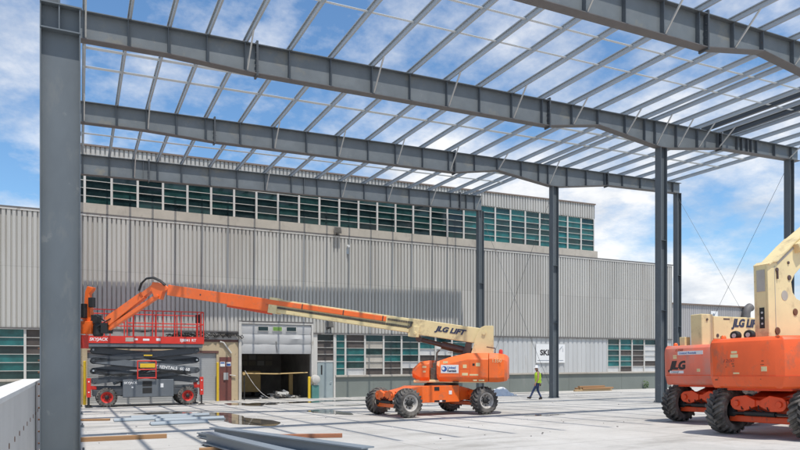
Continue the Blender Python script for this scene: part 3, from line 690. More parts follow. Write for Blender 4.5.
def plank(p0, p1, w, h, m, lab, name='timber_plank', cat='plank', grp=None):
    a, c = Vector(p0), Vector(p1)
    o = Vector(((a.x + c.x) / 2, (a.y + c.y) / 2, (a.z + c.z) / 2))
    return tag(MB().beam(a - o, c - o, w, h).build(name, M[m], loc=o, bevel=.006), lab, cat, grp)
def gp(x, y, h): return (x, y, G(y) + h)
plank(gp(-.25, 16.45, .05), gp(1.85, 16.3, .05), .12, .1, 'plank', 'long brown plank lying on the yard right of the broad column')
plank(gp(4.0, 14.75, .05), gp(5.45, 14.1, .05), .1, .09, 'redplank', 'short red brown plank beside the stacked steel beams')
plank(gp(-.1, 24.3, .04), gp(.9, 23.9, .04), .1, .07, 'plank', 'small brown board end near the pale sheets')
for i, (x0, x1, y, dy, lab) in enumerate(((1.6, 4.3, 24.6, .25, 'pale blue steel sheet lying farthest back'), (1.0, 3.6, 23.4, .2, 'pale blue steel sheet lying in the middle of the group'),
                                          (2.2, 4.4, 22.5, .1, 'pale blue steel sheet lying at the right of the group'), (1.9, 3.6, 20.9, .15, 'short pale blue steel sheet lying nearest'))):
    b = MB(); b.loft([[(0, -.35, 0), (0, .35, 0), (0, .35, .03), (0, .12, .03), (0, .08, .09), (0, -.08, .09), (0, -.12, .03), (0, -.35, .03)],
                      [(x1 - x0, -.35 + dy, 0), (x1 - x0, .35 + dy, 0), (x1 - x0, .35 + dy, .03), (x1 - x0, .12 + dy, .03), (x1 - x0, .08 + dy, .09), (x1 - x0, -.08 + dy, .09), (x1 - x0, -.12 + dy, .03), (x1 - x0, -.35 + dy, .03)]])
    o = b.build('steel_sheet', M['sheet'], loc=(x0, y, G(y) + .012)); o.rotation_euler.x = -.027
    tag(o, lab + ' by the puddle', 'steel sheet', 'steel sheets on the yard')
def ibeam(p0, p1, w, h, lab, m='beamsteel', tw=.02):
    a, c = Vector(p0), Vector(p1); o = a.copy(); b = MB(); c = c - o; a = Vector((0, 0, 0)); up = Vector((0, 0, 1))
    b.beam(a + up * .012, c + up * .012, w, .024); b.beam(a + up * (h - .012), c + up * (h - .012), w, .024); b.beam(a + up * h / 2, c + up * h / 2, tw, h - .049)
    tag(b.build('steel_beam', M[m], loc=o), lab, 'beam', 'steel beams lying in the foreground')
ibeam(gp(2.40, 14.1, .05), gp(2.95, 9.4, .05), .24, .24, 'thick blue grey steel beam lying nearest the broad column')
ibeam(gp(2.78, 15.3, .05), gp(4.15, 9.6, .05), .26, .24, 'blue grey steel beam lying in the middle of the foreground pile')
ibeam(gp(2.52, 15.9, .03), gp(2.80, 14.4, .03), .10, .10, 'short steel offcut at the far end of the foreground pile')
plank(gp(2.1, 13.2, .025), gp(3.6, 13.0, .025), .12, .045, 'plank', 'timber bearer under the steel beams')
b = MB(); rnd = random.Random(3); tl = []
for k in range(9):
    x0 = 33.0 + rnd.uniform(-.5, .6); ln = rnd.uniform(2.0, 3.3); yy = 37.4 + rnd.uniform(-.5, .5); hh = .07 + .13 * (k // 4)
    plank((x0, yy, G(yy) + hh), (x0 + ln, yy + rnd.uniform(-.25, .25), G(yy) + hh + rnd.uniform(-.02, .03)), .22, .12, rnd.choice(['planklight', 'plank', 'planklight']),
          'pale rough timber in the heap against the green base wall', grp='timbers heaped by the wall')
b = MB(); rnd = random.Random(6); nx, ny = 14, 8
b.add([(i * .15, j * .14, max(.004, .5 * math.exp(-((i - 6) / 5) ** 2 - ((j - 4) / 2.6) ** 2) + rnd.uniform(-.09, .09)) if 0 < i < nx - 1 and 0 < j < ny - 1 else .004) for j in range(ny) for i in range(nx)],
      [(j * nx + i, j * nx + i + 1, (j + 1) * nx + i + 1, (j + 1) * nx + i) for j in range(ny - 1) for i in range(nx - 1)])
tag(b.build('plastic_sheeting', M['plastic_sheet'], loc=(22.7, 33.2, G(33.2))), 'crumpled white sheeting on the ground behind the rear wheel of the middle lift', 'sheeting')
tag(blob(27.0, 36.6, 2.5, .5, .0, 77).build('gravel_strip', M['rubble']), 'strip of grey grit along the foot of the factory wall', 'grit')['kind'] = 'stuff'
bpy.data.objects['gravel_strip'].location.z = .006
b = MB(); rnd = random.Random(8)
for k in range(70):
    a = rnd.uniform(0, 6.28); h = rnd.uniform(.08, .62); r = rnd.uniform(0, .2) * (1 - h * .6); L = rnd.uniform(.08, .16)
    c = Vector((r * math.cos(a), r * math.sin(a), h)); d = Vector((math.cos(a), math.sin(a), rnd.uniform(-.2, .8))).normalized(); s = d.orthogonal().normalized()
    b.add([c, c + d * L * .5 + s * L * .3, c + d * L, c + d * L * .5 - s * L * .3], [(0, 1, 2, 3)])
for k in range(6): b.tube([(0, 0, 0), (rnd.uniform(-.1, .1), rnd.uniform(-.1, .1), rnd.uniform(.3, .6))], .008, 4)
tag(b.build('weed', M['leaf'], loc=(41.3, YF - .3, GF)), 'small green weed growing at the foot of the green base wall', 'plant')
# loose chips and grit pieces
chips = MB(); rnd = random.Random(21)
for k in range(260):
    y = rnd.uniform(10.5, 37); x = rnd.uniform(-.3, 1.05) * y; s = rnd.uniform(.006, .024)
    chips.beam((x, y, G(y) + s * .4), (x + s * 2 * rnd.uniform(-1, 1), y + s * 2 * rnd.uniform(.2, 1), G(y) + s * .4), s * 1.5, s, mi=k % 2)
o = chips.build('gravel_chips', [M['rubble'], M['conc_top']]); tag(o, 'loose stone chips scattered over the concrete yard', 'gravel'); o['kind'] = 'stuff'

# ------------------------------------------------------------------ wheels
def wheel_meshes(r, w, rimm, lug=True):
    ty = MB(); q = r - .05
    ty.lathe([(r * .56, -w * .40), (r * .62, -w * .5), (r * .82, -w * .5), (q - .02, -w * .44), (q, -w * .34), (q, w * .34), (q - .02, w * .44), (r * .82, w * .5), (r * .62, w * .5), (r * .56, w * .40), (r * .56, -w * .40)], (0, 0, 0), 'y', 40, cap=False)
    n = 20
    for k in range(n):
        for sg in (-1, 1):
            t = 2 * math.pi * (k + (.5 if sg > 0 else 0)) / n; dt = 2 * math.pi / n * .85
            def P(rr, tt, yy): return (rr * math.cos(tt), yy, rr * math.sin(tt))
            th = 2 * math.pi / n * .26
            inn = [(t + dt, .0), (t + dt * .35, sg * w * .30), (t, sg * w * .47), (t - .01, sg * w * .52)]
            rings = []
            for i, (tt, yy) in enumerate(inn):
                ro = r if i < 2 else (r - .02 if i == 2 else r - .085); ri = q - .03 if i < 3 else r * .84
                rings.append([P(ri, tt - th, yy), P(ro, tt - th * .75, yy), P(ro, tt + th * .75, yy), P(ri, tt + th, yy)])
            ty.loft(rings)
    tm = ty.mesh('tyre', M['tyre'], smooth=35)
    ri = MB()
    ri.lathe([(.02, -w * .12), (r * .34, -w * .12), (r * .44, -w * .34), (r * .60, -w * .42), (r * .60, w * .43), (r * .56, w * .46), (r * .47, w * .40), (r * .42, w * .20), (r * .30, w * .16), (.02, w * .16)], (0, 0, 0), 'y', 32)
    rm = ri.mesh('rim', rimm, smooth=35)
    hb = MB(); hb.lathe([(r * .22, w * .1), (r * .22, w * .34), (r * .14, w * .42), (.02, w * .43)], (0, 0, 0), 'y', 16)
    for k in range(8):
        t = 2 * math.pi * k / 8; c = (r * .33 * math.cos(t), r * .33 * math.sin(t)); hb.tube([(c[0], w * .15, c[1]), (c[0], w * .24, c[1])], r * .045, 6)
    hm = hb.mesh('hub', M['black'], smooth=35)
    return tm, rm, hm
def put_wheel(parent, ms, x, y, z, outward, steer=0):
    e = bpy.data.objects.new('wheel', None); C.objects.link(e); e.parent = parent; e.location = (x, y, z)
    e.rotation_euler = (0, 0, steer + (0 if outward > 0 else math.pi))
    for nm, m in zip(('tyre', 'rim', 'hub'), ms):
        o = bpy.data.objects.new(nm, m); C.objects.link(o); o.parent = e; o.rotation_euler = (0, random.uniform(0, 6.28), 0)
WB = wheel_meshes(.49, .40, M['rim_white']); WR = wheel_meshes(.52, .46, M['black']); WS = wheel_meshes(.475, .34, M['rim_red'])

def hood_ring(s, w, z0, z1, cb=.16, ct=.12, wi=None):      # closed section across the machine at station s
    return [(s, -w + .10, z0), (s, w - .10, z0), (s, w, z0 + cb), (s, w, z1 - ct), (s, w - ct, z1), (s, -w + ct, z1), (s, -w, z1 - ct), (s, -w, z0 + cb)]
def side_ring(s, y0, y1, z0, z1, cb=.16, ct=.12):          # y1 is the outer side
    sg = 1 if y1 > y0 else -1
    return [(s, y0, z0), (s, y1 - sg * .10, z0), (s, y1, z0 + cb), (s, y1, z1 - ct), (s, y1 - sg * ct, z1), (s, y0, z1)]
def axle(parent, x, half, end, m='orange_deep', r=.5):     # end: +1 front, -1 rear; lug plates point outwards
    b = MB()
    b.box((x - .16, -half, .30), (x + .16, half, .44)); b.box((x - .22, -half + .15, .66), (x + .30 * end, half - .15, .80)) if end > 0 else b.box((x - .30, -half + .15, .66), (x + .22, half - .15, .80))
    b.build('axle', M[m], parent, bevel=.02)
    for sy in (-1, 1):
        b = MB(); yc = half * .60; pts = []
        for k in range(9):
            t = -math.pi / 2 + math.pi * k / 8; pts.append((sy * (yc + .15 * math.cos(t)), .72 + .15 * math.sin(t)))
        pts += [(sy * (yc - .22), .90), (sy * .06, .80), (sy * .06, .66), (sy * (yc - .2), .56)]
        b.prism(pts, 'x', x + end * .24, x + end * .33)
        b.tube([(x + end * .22, sy * yc, .72), (x + end * .37, sy * yc, .72)], .07, 12)
        b.box((x - .15, sy * half * .62 - .1, .5), (x + .2, sy * half * .62 + .1, .86))
        b.build('steering_lug', M[m], parent, bevel=.012)
        b = MB(); b.lathe([(.14, -.14), (.2, -.1), (.2, .1), (.14, .14)], (x, sy * (half - .06), r), 'y', 14); b.box((x - .12, sy * (half - .1) - .08, .3), (x + .12, sy * (half - .1) + .08, .74)); b.build('steering_knuckle', M['black'], parent, bevel=.02)
    b = MB(); b.tube([(x + end * .24, -half * .8, .50), (x + end * .24, -half * .3, .50), (x + end * .24, half * .3, .50), (x + end * .24, half * .8, .50)], [.03, .03, .03, .03], 8)
    b.tube([(x + end * .24, -half * .42, .50), (x + end * .24, half * .42, .50)], .06, 10)
    for q in range(4):
        y0 = -.3 + q * .2; b.tube([(x + end * .24, y0, .56), (x + end * .36, y0 + .05, .60), (x + end * .30, y0 + .1, .68)], .014, 5)
    b.build('steering_cylinder', M['black'], parent, smooth=40)
def chassis(parent, wb, half, m, bx=0):
    b = MB()
    b.loft([[(x, -w, z0), (x, w, z0), (x, w, z1), (x, -w, z1)] for x, w, z0, z1 in
            ((-wb - .05, .36, .52, .86), (-wb + .55, .46, .48, 1.0), (-wb + .75, .72, .45, 1.03), (.70, .72, .45, 1.03), (1.0, .46, .50, .98), (wb + .05, .36, .54, .86))])
    ch = b.build('chassis', M[m], parent, bevel=.015)
    b = MB()
    for sg in (-1, 1):
        b.box((.05, sg * .725 - .003, .86), (.25, sg * .725 + .003, .99)); b.box((-.2, sg * .725 - .003, .46), (.25, sg * .725 + .003, .53))
    b.build('access_hole', M['black'], ch)
    for sg in (-1, 1):
        b = MB(); b.box((-.45, sg * .726 - .002, .72), (-.33, sg * .726 + .002, .85)); b.build('decal', M['white'], ch); b = MB(); b.box((-.05, sg * .727 - .002, .465), (.05, sg * .727 + .002, .525)); b.build('decal', M['white'], ch)
    b = MB(); b.lathe([(.62, 1.02), (.62, 1.10), (.52, 1.12), (.52, 1.2)], (bx, 0, 0), 'z', 28); b.build('turntable_bearing', M['black'], parent, smooth=40)

# ------------------------------------------------------------------ middle boom lift
mid = thing('boom_lift', 'orange boom lift in the middle with a long cream and orange boom stretching left', 'boom lift', (11.22, 20.3, G(20.3)), None, math.pi, True)
mxw = mid.matrix_basis
chassis(mid, 1.5, 1.15, 'orange', -.45)
for ex, en in ((1.5, 1), (-1.5, -1)):
    axle(mid, ex, .98, en, 'orange', .49)
    for sy in (-1, 1): put_wheel(mid, WB, ex, sy * 1.15, .49, sy, (.10 if ex > 0 else 0))
d = Vector((-.8, .6, 0)); lf = Vector((-.6, -.8, 0))
gz = G(20.3)
TW = Matrix(((d.x, lf.x, 0, 11.9), (d.y, lf.y, 0, 20.6), (0, 0, 1, gz), (0, 0, 0, 1)))
TX = mxw.inverted() @ TW
b = MB(); b.box((-1.6, -.9, 1.14), (.95, .9, 1.24)); b.build('turntable', M['creamboom'], mid, TX, bevel=.02)
# counterweight
b = MB(); b.loft([hood_ring(-1.70, 1.0, 1.17, 2.18, .16, .2), hood_ring(-2.02, 1.0, 1.17, 2.17, .16, .2), hood_ring(-2.22, .90, 1.19, 2.14, .16, .2), hood_ring(-2.32, .74, 1.22, 2.09, .16, .2), hood_ring(-2.37, .50, 1.30, 2.02)])
cw = b.build('counterweight', M['orange'], mid, TX, smooth=20, bevel=.012)
lettering(cw, '1350', .17, (-1.80, 1.006, 1.86), (-1, 0, 0), (0, 0, 1), M['creamboom'], name='model_number', xf=TX)
# side hoods
for sg in (1, -1):
    b = MB(); y0, y1 = sg * .30, sg * 1.0
    b.loft([side_ring(-1.685, y0, y1, 1.17, 2.18, .16, .22), side_ring(-.95, y0, y1, 1.17, 2.18, .16, .22), side_ring(-.3, y0, y1, 1.17, 2.03, .16, .22), side_ring(.02, y0, y1, 1.17, 1.92, .16, .22), side_ring(.12, y0, y1 * .97, 1.30, 1.88)])
    h = b.build('engine_hood', M['orange'], mid, TX, smooth=10, bevel=.012)
    b = MB()
    for s0 in (-1.05, -.70): b.box((s0, sg * 1.0005 - .003, 1.36), (s0 + .014, sg * 1.0005 + .003, 1.9))
    b.box((-1.6, sg * 1.0005 - .003, 1.345), (.0, sg * 1.0005 + .003, 1.356)); b.box((-1.04, sg * 1.0005 - .003, 1.62), (-.71, sg * 1.0005 + .003, 1.63))
    b.build('panel_gap', M['orange_deep'], h, TX)
    for s0, z0, w, hh in ((-.94, 1.66, .13, .12), (-.98, 1.40, .2, .09), (-1.40, 1.72, .14, .12), (-1.3, 1.21, .14, .05), (-1.55, 1.21, .2, .05), (-.28, 1.82, .16, .08), (-1.34, 1.40, .3, .05)):
        b = MB(); b.box((s0, sg * 1.002 - .003, z0), (s0 + w, sg * 1.002 + .003, z0 + hh)); b.build('decal', M['creamboom'], h, TX)
    b = MB(); b.box((-1.22, sg * 1.002 - .003, 1.74), (-1.14, sg * 1.002 + .003, 1.82)); b.box((-.66, sg * .93, 1.155), (-.45, sg * .97, 1.19)); b.build('latch', M['black'], h, TX)
    if sg > 0:
        b = MB(); b.box((-.66, .999, 1.48), (-.04, 1.007, 1.77)); b.build('rental_sign', M['white'], h, TX)
        b = MB(); b.lathe([(.095, 1.006), (.095, 1.010)], (-.155, 0, 1.625), 'y', 24); b.build('logo_disc', M['blue'], h, TX)
        b = MB(); b.lathe([(.05, 1.0095), (.05, 1.0125)], (-.125, 0, 1.64), 'y', 16); b.build('logo_mark', M['white'], h, TX)
        lettering(h, 'United', .115, (-.262, 1.0085, 1.635), (-1, 0, 0), (0, 0, 1), M['blue'], bold=.003, xf=TX, sx=.95)
        lettering(h, 'Rentals', .115, (-.262, 1.0085, 1.525), (-1, 0, 0), (0, 0, 1), M['navy'], bold=.004, xf=TX, sx=.95)
    b = MB(); b.loft([side_ring(.38, sg * .32, sg * .98, 1.17, 1.92), side_ring(.72, sg * .32, sg * .98, 1.17, 1.88), side_ring(1.0, sg * .36, sg * .92, 1.32, 1.62)])
    fb = b.build('front_box', M['orange'], mid, TX, smooth=10, bevel=.012)
    b = MB(); b.box((.48, sg * .982 - .003, 1.66), (.62, sg * .982 + .003, 1.73)); b.build('decal', M['creamboom'], fb, TX); b = MB(); b.box((.5, sg * .982 - .003, 1.50), (.6, sg * .982 + .003, 1.56)); b.build('decal', M['creamboom'], fb, TX)
b = MB(); b.box((.05, .34, 1.24), (.36, .80, 1.66)); b.tube([(.2, .6, 1.6), (.15, .6, 2.2), (.05, .6, 2.3)], .035, 8); b.box((.1, .4, 1.66), (.3, .7, 1.84)); b.build('ground_controls', M['track'], mid, TX, bevel=.02)
b = MB(); b.lathe([(.07, 2.13), (.07, 2.26), (.04, 2.31)], (-2.1, .55, 0), 'z', 12); b.build('beacon', M['red'], mid, TX, smooth=40)
b = MB(); b.box((-1.0, .2, 2.185), (-.2, .25, 2.2)); b.tube([(-1.9, .5, 2.15), (-1.9, .5, 2.35), (-1.6, .5, 2.4)], .02, 6); b.build('lifting_eye', M['rod'], mid, TX)
# upright and boom, s measured from the boom pivot
PO = -1.5
def ax(s, o=0): return (s + PO, 0, 2.77 + .155 * s + o)
tilt = math.atan(.155); uph = Vector((-math.sin(tilt), 0, math.cos(tilt)))
for yy in (-.30, .24):
    b = MB(); b.prism([(PO - .32, 1.9), (PO + .55, 1.9), (PO + .38, 2.45), (PO + .30, 2.75), (PO + .12, 3.10), (PO - .02, 3.16), (PO - .32, 3.16)], 'y', yy, yy + .06); b.build('upright_plate', M['creamboom'], mid, TX, bevel=.01)
b = MB(); b.box((PO - .315, -.238, 2.0), (PO - .26, .238, 3.12)); b.tube([(PO, -.34, 2.9), (PO, .34, 2.9)], .07, 12); b.build('pivot_pin', M['creamboom'], mid, TX)
b = MB(); b.beam(ax(.0), ax(2.75), .44, .56, uph); b.beam(ax(2.75), ax(8.05), .44, .52, uph)
boom = b.build('base_boom', M['creamboom'], mid, TX, bevel=.02)
b = MB(); b.beam(Vector(ax(7.8)), Vector(ax(8.15)), .5, .6, uph); b.build('boom_collar', M['creamboom'], boom, TX, bevel=.015)
b = MB(); b.beam(Vector(ax(2.35)) + Vector((0, 0, -.18)), Vector(ax(2.75)) + Vector((0, 0, -.20)), .5, .40, uph); b.tube([(ax(2.5)[0], -.28, ax(2.5)[2] - .25), (ax(2.5)[0], .28, ax(2.5)[2] - .25)], .06, 10); b.build('boom_collar', M['creamboom'], boom, TX, bevel=.015)
def ofs(s, y, o): p = Vector(ax(s)) + uph * o; p.y = y; return p
b = MB(); b.beam(ofs(3.6, .235, .115), ofs(8.3, .235, .115), .05, .18, uph); b.build('orange_rail', M['orange'], boom, TX, bevel=.01)
b = MB(); b.beam(ofs(2.7, .25, -.185), ofs(7.4, .25, -.185), .09, .13, uph); b.build('track_tray', M['creamboom'], boom, TX, bevel=.008)
b = MB()
n = 96
for k in range(n):
    s = 2.75 + (7.8 - 2.75) * k / n; b.beam(ofs(s, .24, -.06), ofs(s + .036, .24, -.06), .06, .08, uph)
for k in range(18):
    s = 2.6 + k * .053; b.beam(ofs(s, .24, .12), ofs(s + .036, .24, .12), .06, .08, uph)
for k in range(6):
    t = math.pi * k / 5; b.beam(ofs(2.72 - .1 * math.sin(t) , .24, -.06 + .18 * (.5 - .5 * math.cos(t))), ofs(2.77 - .1 * math.sin(t), .24, -.06 + .18 * (.5 - .5 * math.cos(t))), .13, .07, uph)
b.build('cable_track', M['track'], boom, TX)
b = MB()
for s in (3.7, 5.2, 6.8): b.beam(ofs(s, .24, .115), ofs(s + .04, .24, .115), .05, .19, uph)
b.build('track_clamp', M['rod'], boom, TX)
bx = -Vector((math.cos(tilt), 0, math.sin(tilt)))
lettering(boom, 'JLG LIFT', .25, ofs(1.74, .226, -.04), bx, uph, M['navy'], bold=.013, shear=.28, sx=1.16, xf=TX)
b = MB(); b.beam(ax(8.0, -.02), ax(9.85, -.02), .36, .48, uph); b.build('mid_boom', M['orange'], mid, TX, bevel=.02)
b = MB(); b.beam(ax(9.8, .0), ax(12.4, .0), .30, .42, uph); b.tube([(ax(11.0)[0], -.16, ax(11.0)[2]), (ax(11.0)[0], .16, ax(11.0)[2])], .04, 8, 1); b.build('fly_boom', [M['orange'], M['rod']], mid, TX, bevel=.02)
b = MB(); b.beam(ax(8.15, -.3), ax(9.9, -.26), .3, .12, uph); b.build('boom_wear_pad', M['orange_deep'], mid, TX, bevel=.01)
b = MB(); b.tube([(PO + .38, 0, 2.20), (PO + 1.55, 0, 2.48)], .14, 12); b.tube([(PO + 1.5, 0, 2.47), (PO + 2.40, 0, 2.70)], .085, 12); b.tube([(PO + 2.38, -.12, 2.70), (PO + 2.38, .12, 2.70)], .12, 12); b.build('lift_cylinder', M['rod'], mid, TX, smooth=40)
b = MB(); b.prism([(PO + .5, 2.1), (PO + .78, 2.15), (PO + .62, 2.7), (PO + .42, 2.78)], 'y', -.2, .2); b.build('cylinder_bracket', M['rod'], mid, TX)
# jib
kx, kz = PO + 12.95, 4.86
b = MB(); b.prism([(PO + 12.3, 4.74), (PO + 12.5, 4.84), (kx - .1, 5.0), (kx + .12, 5.02), (kx + .2, 4.78), (kx + .05, 4.42), (kx - .22, 4.32), (kx - .32, 4.62)], 'y', -.13, .13); b.tube([(kx - .12, -.2, 4.45), (kx - .12, .2, 4.45)], .06, 10)
b.build('jib_knuckle', M['orange'], mid, TX, bevel=.015)
e1 = Vector((PO + 15.1, 0, 3.47)); k1 = Vector((kx + .05, 0, 4.86)); dj = (e1 - k1).normalized()
b = MB(); b.beam(k1, k1 + dj * .75, .2, .24, (0, 1, 0)); b.build('jib_link', M['orange'], mid, TX, bevel=.01)
b = MB(); b.beam(k1 + dj * .6, e1, .28, .24, (0, 1, 0), h1=.24, w1=.38); b.build('jib_arm', M['orange'], mid, TX, bevel=.015)
b = MB(); b.beam((kx - .1, 0, 4.5), (PO + 15.22, 0, 3.10), .16, .18, (0, 1, 0)); b.build('jib_lower_arm', M['orange'], mid, TX, bevel=.01)
b = MB(); b.tube([(kx - .02, .02, 4.48), (PO + 14.1, .02, 3.82)], .035, 8); b.tube([(PO + 14.05, .02, 3.85), (PO + 14.5, .02, 3.62)], .055, 8); b.build('jib_cylinder', M['black'], mid, TX, smooth=40)
b = MB(); pts = [(PO + 12.5, .1, 4.90), (PO + 12.72, .14, 5.08), (PO + 13.0, .14, 5.20), (PO + 13.3, .14, 5.17), (PO + 13.52, .14, 4.98), (PO + 13.62, .14, 4.70)]
for yy in (0, .06): b.tube([(p[0], p[1] + yy, p[2] - yy * .5) for p in pts], .035, 8)
b.build('hose', M['black'], mid, TX, smooth=60)
b = MB(); b.box((PO + 15.02, -.2, 3.0), (PO + 15.3, .2, 3.42)); b.lathe([(.16, 2.88), (.2, 2.95), (.2, 3.3), (.14, 3.4)], (PO + 15.55, 0, 0), 'z', 14); b.tube([(PO + 15.2, .1, 3.5), (PO + 15.6, .1, 3.75), (PO + 15.9, .1, 3.4)], .03, 6); b.tube([(PO + 14.9, .12, 3.6), (PO + 15.4, .2, 3.3), (PO + 15.7, .1, 3.0)], .025, 6)
b.box((PO + 15.5, -.15, 3.4), (PO + 15.8, .12, 3.75)); b.build('rotator', M['black'], mid, TX, bevel=.02)
b = MB(); b.box((PO + 15.72, -.22, 2.98), (PO + 16.22, .22, 3.5)); b.prism([(PO + 15.78, 3.5), (PO + 16.18, 3.5), (PO + 16.08, 4.7), (PO + 15.98, 4.92), (PO + 15.7, 4.86), (PO + 15.75, 4.75), (PO + 15.9, 4.6)], 'y', -.1, .1); b.build('basket_post', M['orange'], mid, TX, bevel=.02)
b = MB(); b.box((PO + 15.95, .1, 3.62), (PO + 16.12, .3, 4.2)); b.box((PO + 15.62, .05, 4.05), (PO + 15.85, .22, 4.45)); b.build('basket_console', M['black'], mid, TX, bevel=.02)
b = MB(); b.box((PO + 16.3, -.4, 2.55), (PO + 17.55, .4, 2.66)); b.box((PO + 16.12, -.2, 2.40), (PO + 16.5, .2, 2.94)); b.build('basket_floor', M['red'], mid, TX, bevel=.01)
b = MB()
for z in (3.1, 3.65): b.tube([(PO + 16.3, -.4, z), (PO + 17.55, -.4, z), (PO + 17.55, .4, z), (PO + 16.3, .4, z), (PO + 16.3, -.4, z)], .025, 6)
for sx in (16.3, 16.9, 17.55):
    for sy in (-.4, .4): b.tube([(PO + sx, sy, 2.66), (PO + sx, sy, 3.65)], .022, 6)
b.build('basket_rail', M['orange'], mid, TX)

# ------------------------------------------------------------------ the two lifts at the right
def right_lift(name_label, loc, paint, raised):
    t = thing('boom_lift', name_label, 'boom lift', loc, 'lifts parked tail on at the right', 0, True)
    chassis(t, 1.7, 1.0, 'orange_deep')
    for ex, en in ((1.7, 1), (-1.7, -1)):
        axle(t, ex, .82, en, 'orange_deep', .52)
        for sy in (-1, 1): put_wheel(t, WR, ex, sy * .97, .52, sy)
    b = MB(); b.box((-2.0, -.75, 1.0), (1.2, .75, 1.10)); b.build('turntable', M['orange_deep'], t, bevel=.02)
    # one rounded counterweight: plan narrows to a flat tail
    def ring(z, k):
        w, s0, s1, q = 1.10 - k, -2.5 + k, -1.75, .72 - k * .6
        pts = [(s1, -w), (-1.92, -w), (-2.18, -w + .10), (-2.38, -q - .14), (-2.47 + k, -q), (s0, -q + .16), (s0 - .01, 0), (s0, q - .16), (-2.47 + k, q), (-2.38, q + .14), (-2.18, w - .10), (-1.92, w), (s1, w)]
        return [(x, y, z) for x, y in pts]
    b = MB(); b.loft([ring(1.06, .16), ring(1.10, .10), ring(1.28, .02), ring(1.34, .0), ring(1.95, .0), ring(2.06, .03), ring(2.12, .09), ring(2.145, .18)])
    cw = b.build('counterweight', M[paint], t, smooth=18, bevel=.015)
    b = MB(); b.loft([ring(1.318, -.004), ring(1.332, -.004)]); b.build('panel_gap', M['orange_deep'], cw)
    for sg in (1, -1):
        b = MB(); y0, y1 = sg * .32, sg * 1.10
        b.loft([side_ring(-1.74, y0, y1, 1.10, 2.12), side_ring(-.6, y0, y1, 1.10, 2.14), side_ring(.6, y0, y1, 1.10, 2.0), side_ring(1.0, y0, y1 * .96, 1.2, 1.9)])
        h = b.build('engine_hood', M['orange_worn' if raised else 'orange_faded'], t, smooth=28, bevel=.02)
        b = MB(); b.box((-1.45, sg * 1.102 - .003, 1.5), (-1.1, sg * 1.102 + .003, 1.68)); b.build('decal', M['creamboom'], h)
    b = MB(); b.lathe([(.06, 2.12), (.06, 2.2), (.03, 2.24)], (-2.0, .80, 0), 'z', 12); b.build('beacon', M['orange'], t, smooth=40)
    X = -2.505
    if not raised:
        lettering(cw, 'JLG', .30, (X, .58, 1.50), (0, -1, 0), (0, 0, 1), M['inkblack'], bold=.018, shear=.3, sx=1.15)
        b = MB(); b.box((X - .006, .10 - .95 + .35, 1.88), (X + .004, .30, 1.98)); b.build('rental_sign', M['white'], cw)
        lettering(cw, 'United Rentals', .085, (X - .008, .26, 1.90), (0, -1, 0), (0, 0, 1), M['blue'], name='rental_lettering', sx=1.1)
        b = MB(); b.box((X - .005, .12, 1.38), (X + .004, .58, 1.45)); b.build('small_decal', M['white'], cw)
        lettering(cw, '1250AJP', .065, (X - .007, .54, 1.39), (0, -1, 0), (0, 0, 1), M['inkgrey'], name='small_print', sx=1.2)
        lettering(cw, '1250', .10, (X, .40, 2.0 - .02), (0, -1, 0), (0, 0, 1), M['inkdullred'], name='model_number', shear=.2, sx=1.3)
        b = MB(); b.box((X - .004, .34, 1.78), (X + .004, .46, 1.83)); b.build('decal', M['creamboom'], cw); b = MB(); b.box((X - .004, .34, 1.84), (X + .004, .46, 1.88)); b.build('decal', M['creamboom'], cw); b = MB(); b.box((X - .004, -.40, 1.42), (X + .004, -.30, 1.5)); b.build('decal', M['creamboom'], cw)
    else:
        b = MB(); b.box((X - .004, .08, 1.72), (X + .004, .26, 1.79)); b.build('decal', M['creamboom'], cw); b = MB(); b.box((X - .004, .10, 1.81), (X + .004, .24, 1.86)); b.build('decal', M['creamboom'], cw); b = MB(); b.box((X - .004, -.56, 1.42), (X + .004, -.44, 1.52)); b.build('decal', M['creamboom'], cw)
        lettering(cw, '1200', .10, (X, .46, 1.62), (0, -1, 0), (0, 0, 1), M['inkdullred'], name='model_number', shear=.2, sx=1.4)
        b = MB()
        rnd = random.Random(12)
        for k in range(14): y = rnd.uniform(-.6, .68); z = rnd.choice([rnd.uniform(1.22, 1.30), rnd.uniform(1.5, 1.66)]); b.box((X - .002 if z > 1.3 else X + .028, y, z), (X + .03, y + rnd.uniform(.02, .1), z + rnd.uniform(.008, .03)))
        b.build('paint_scrape', M['rust'], cw)
        b = MB(); b.box((X - .004, -.02, 1.37), (X + .004, .2, 1.40)); b.build('decal', M['creamboom'], cw)
    if not raised:      # stowed boom running along the machine
        b = MB(); b.box((-2.2, -.24, 2.0), (-1.75, .12, 2.98)); b.build('upright_plate', M['creamboom'], t, bevel=.02)
        b = MB(); b.box((-1.745, -.25, 2.3), (6.5, .13, 2.93)); bo = b.build('base_boom', M['creamboom'], t, bevel=.02)
        lettering(bo, 'JLG LIFT', .30, (-.98, -.256, 2.66), (1, 0, 0), (0, 0, 1), M['navy'], bold=.014, shear=.3, sx=1.06)
        b = MB(); b.beam((-1.35, -.252, 2.86), (-1.1, -.252, 2.86), .008, .04, (0, 0, 1)); b.build('slot', M['rod'], bo)
        for x, z, r in ((-2.0, 2.83, .035), (-1.6, 2.40, .05), (-1.45, 2.35, .04)): b = MB(); b.lathe([(r, -.248), (r, -.262)], (x, 0, z), 'y', 12); b.build('pin', M['rod'], t)
        b = MB(); b.box((-2.27, .26, 2.1), (-2.05, .44, 2.38)); b.build('junction_box', M['creamboom'], t, bevel=.01)
    else:               # tall riser plates with the boom raised to the right
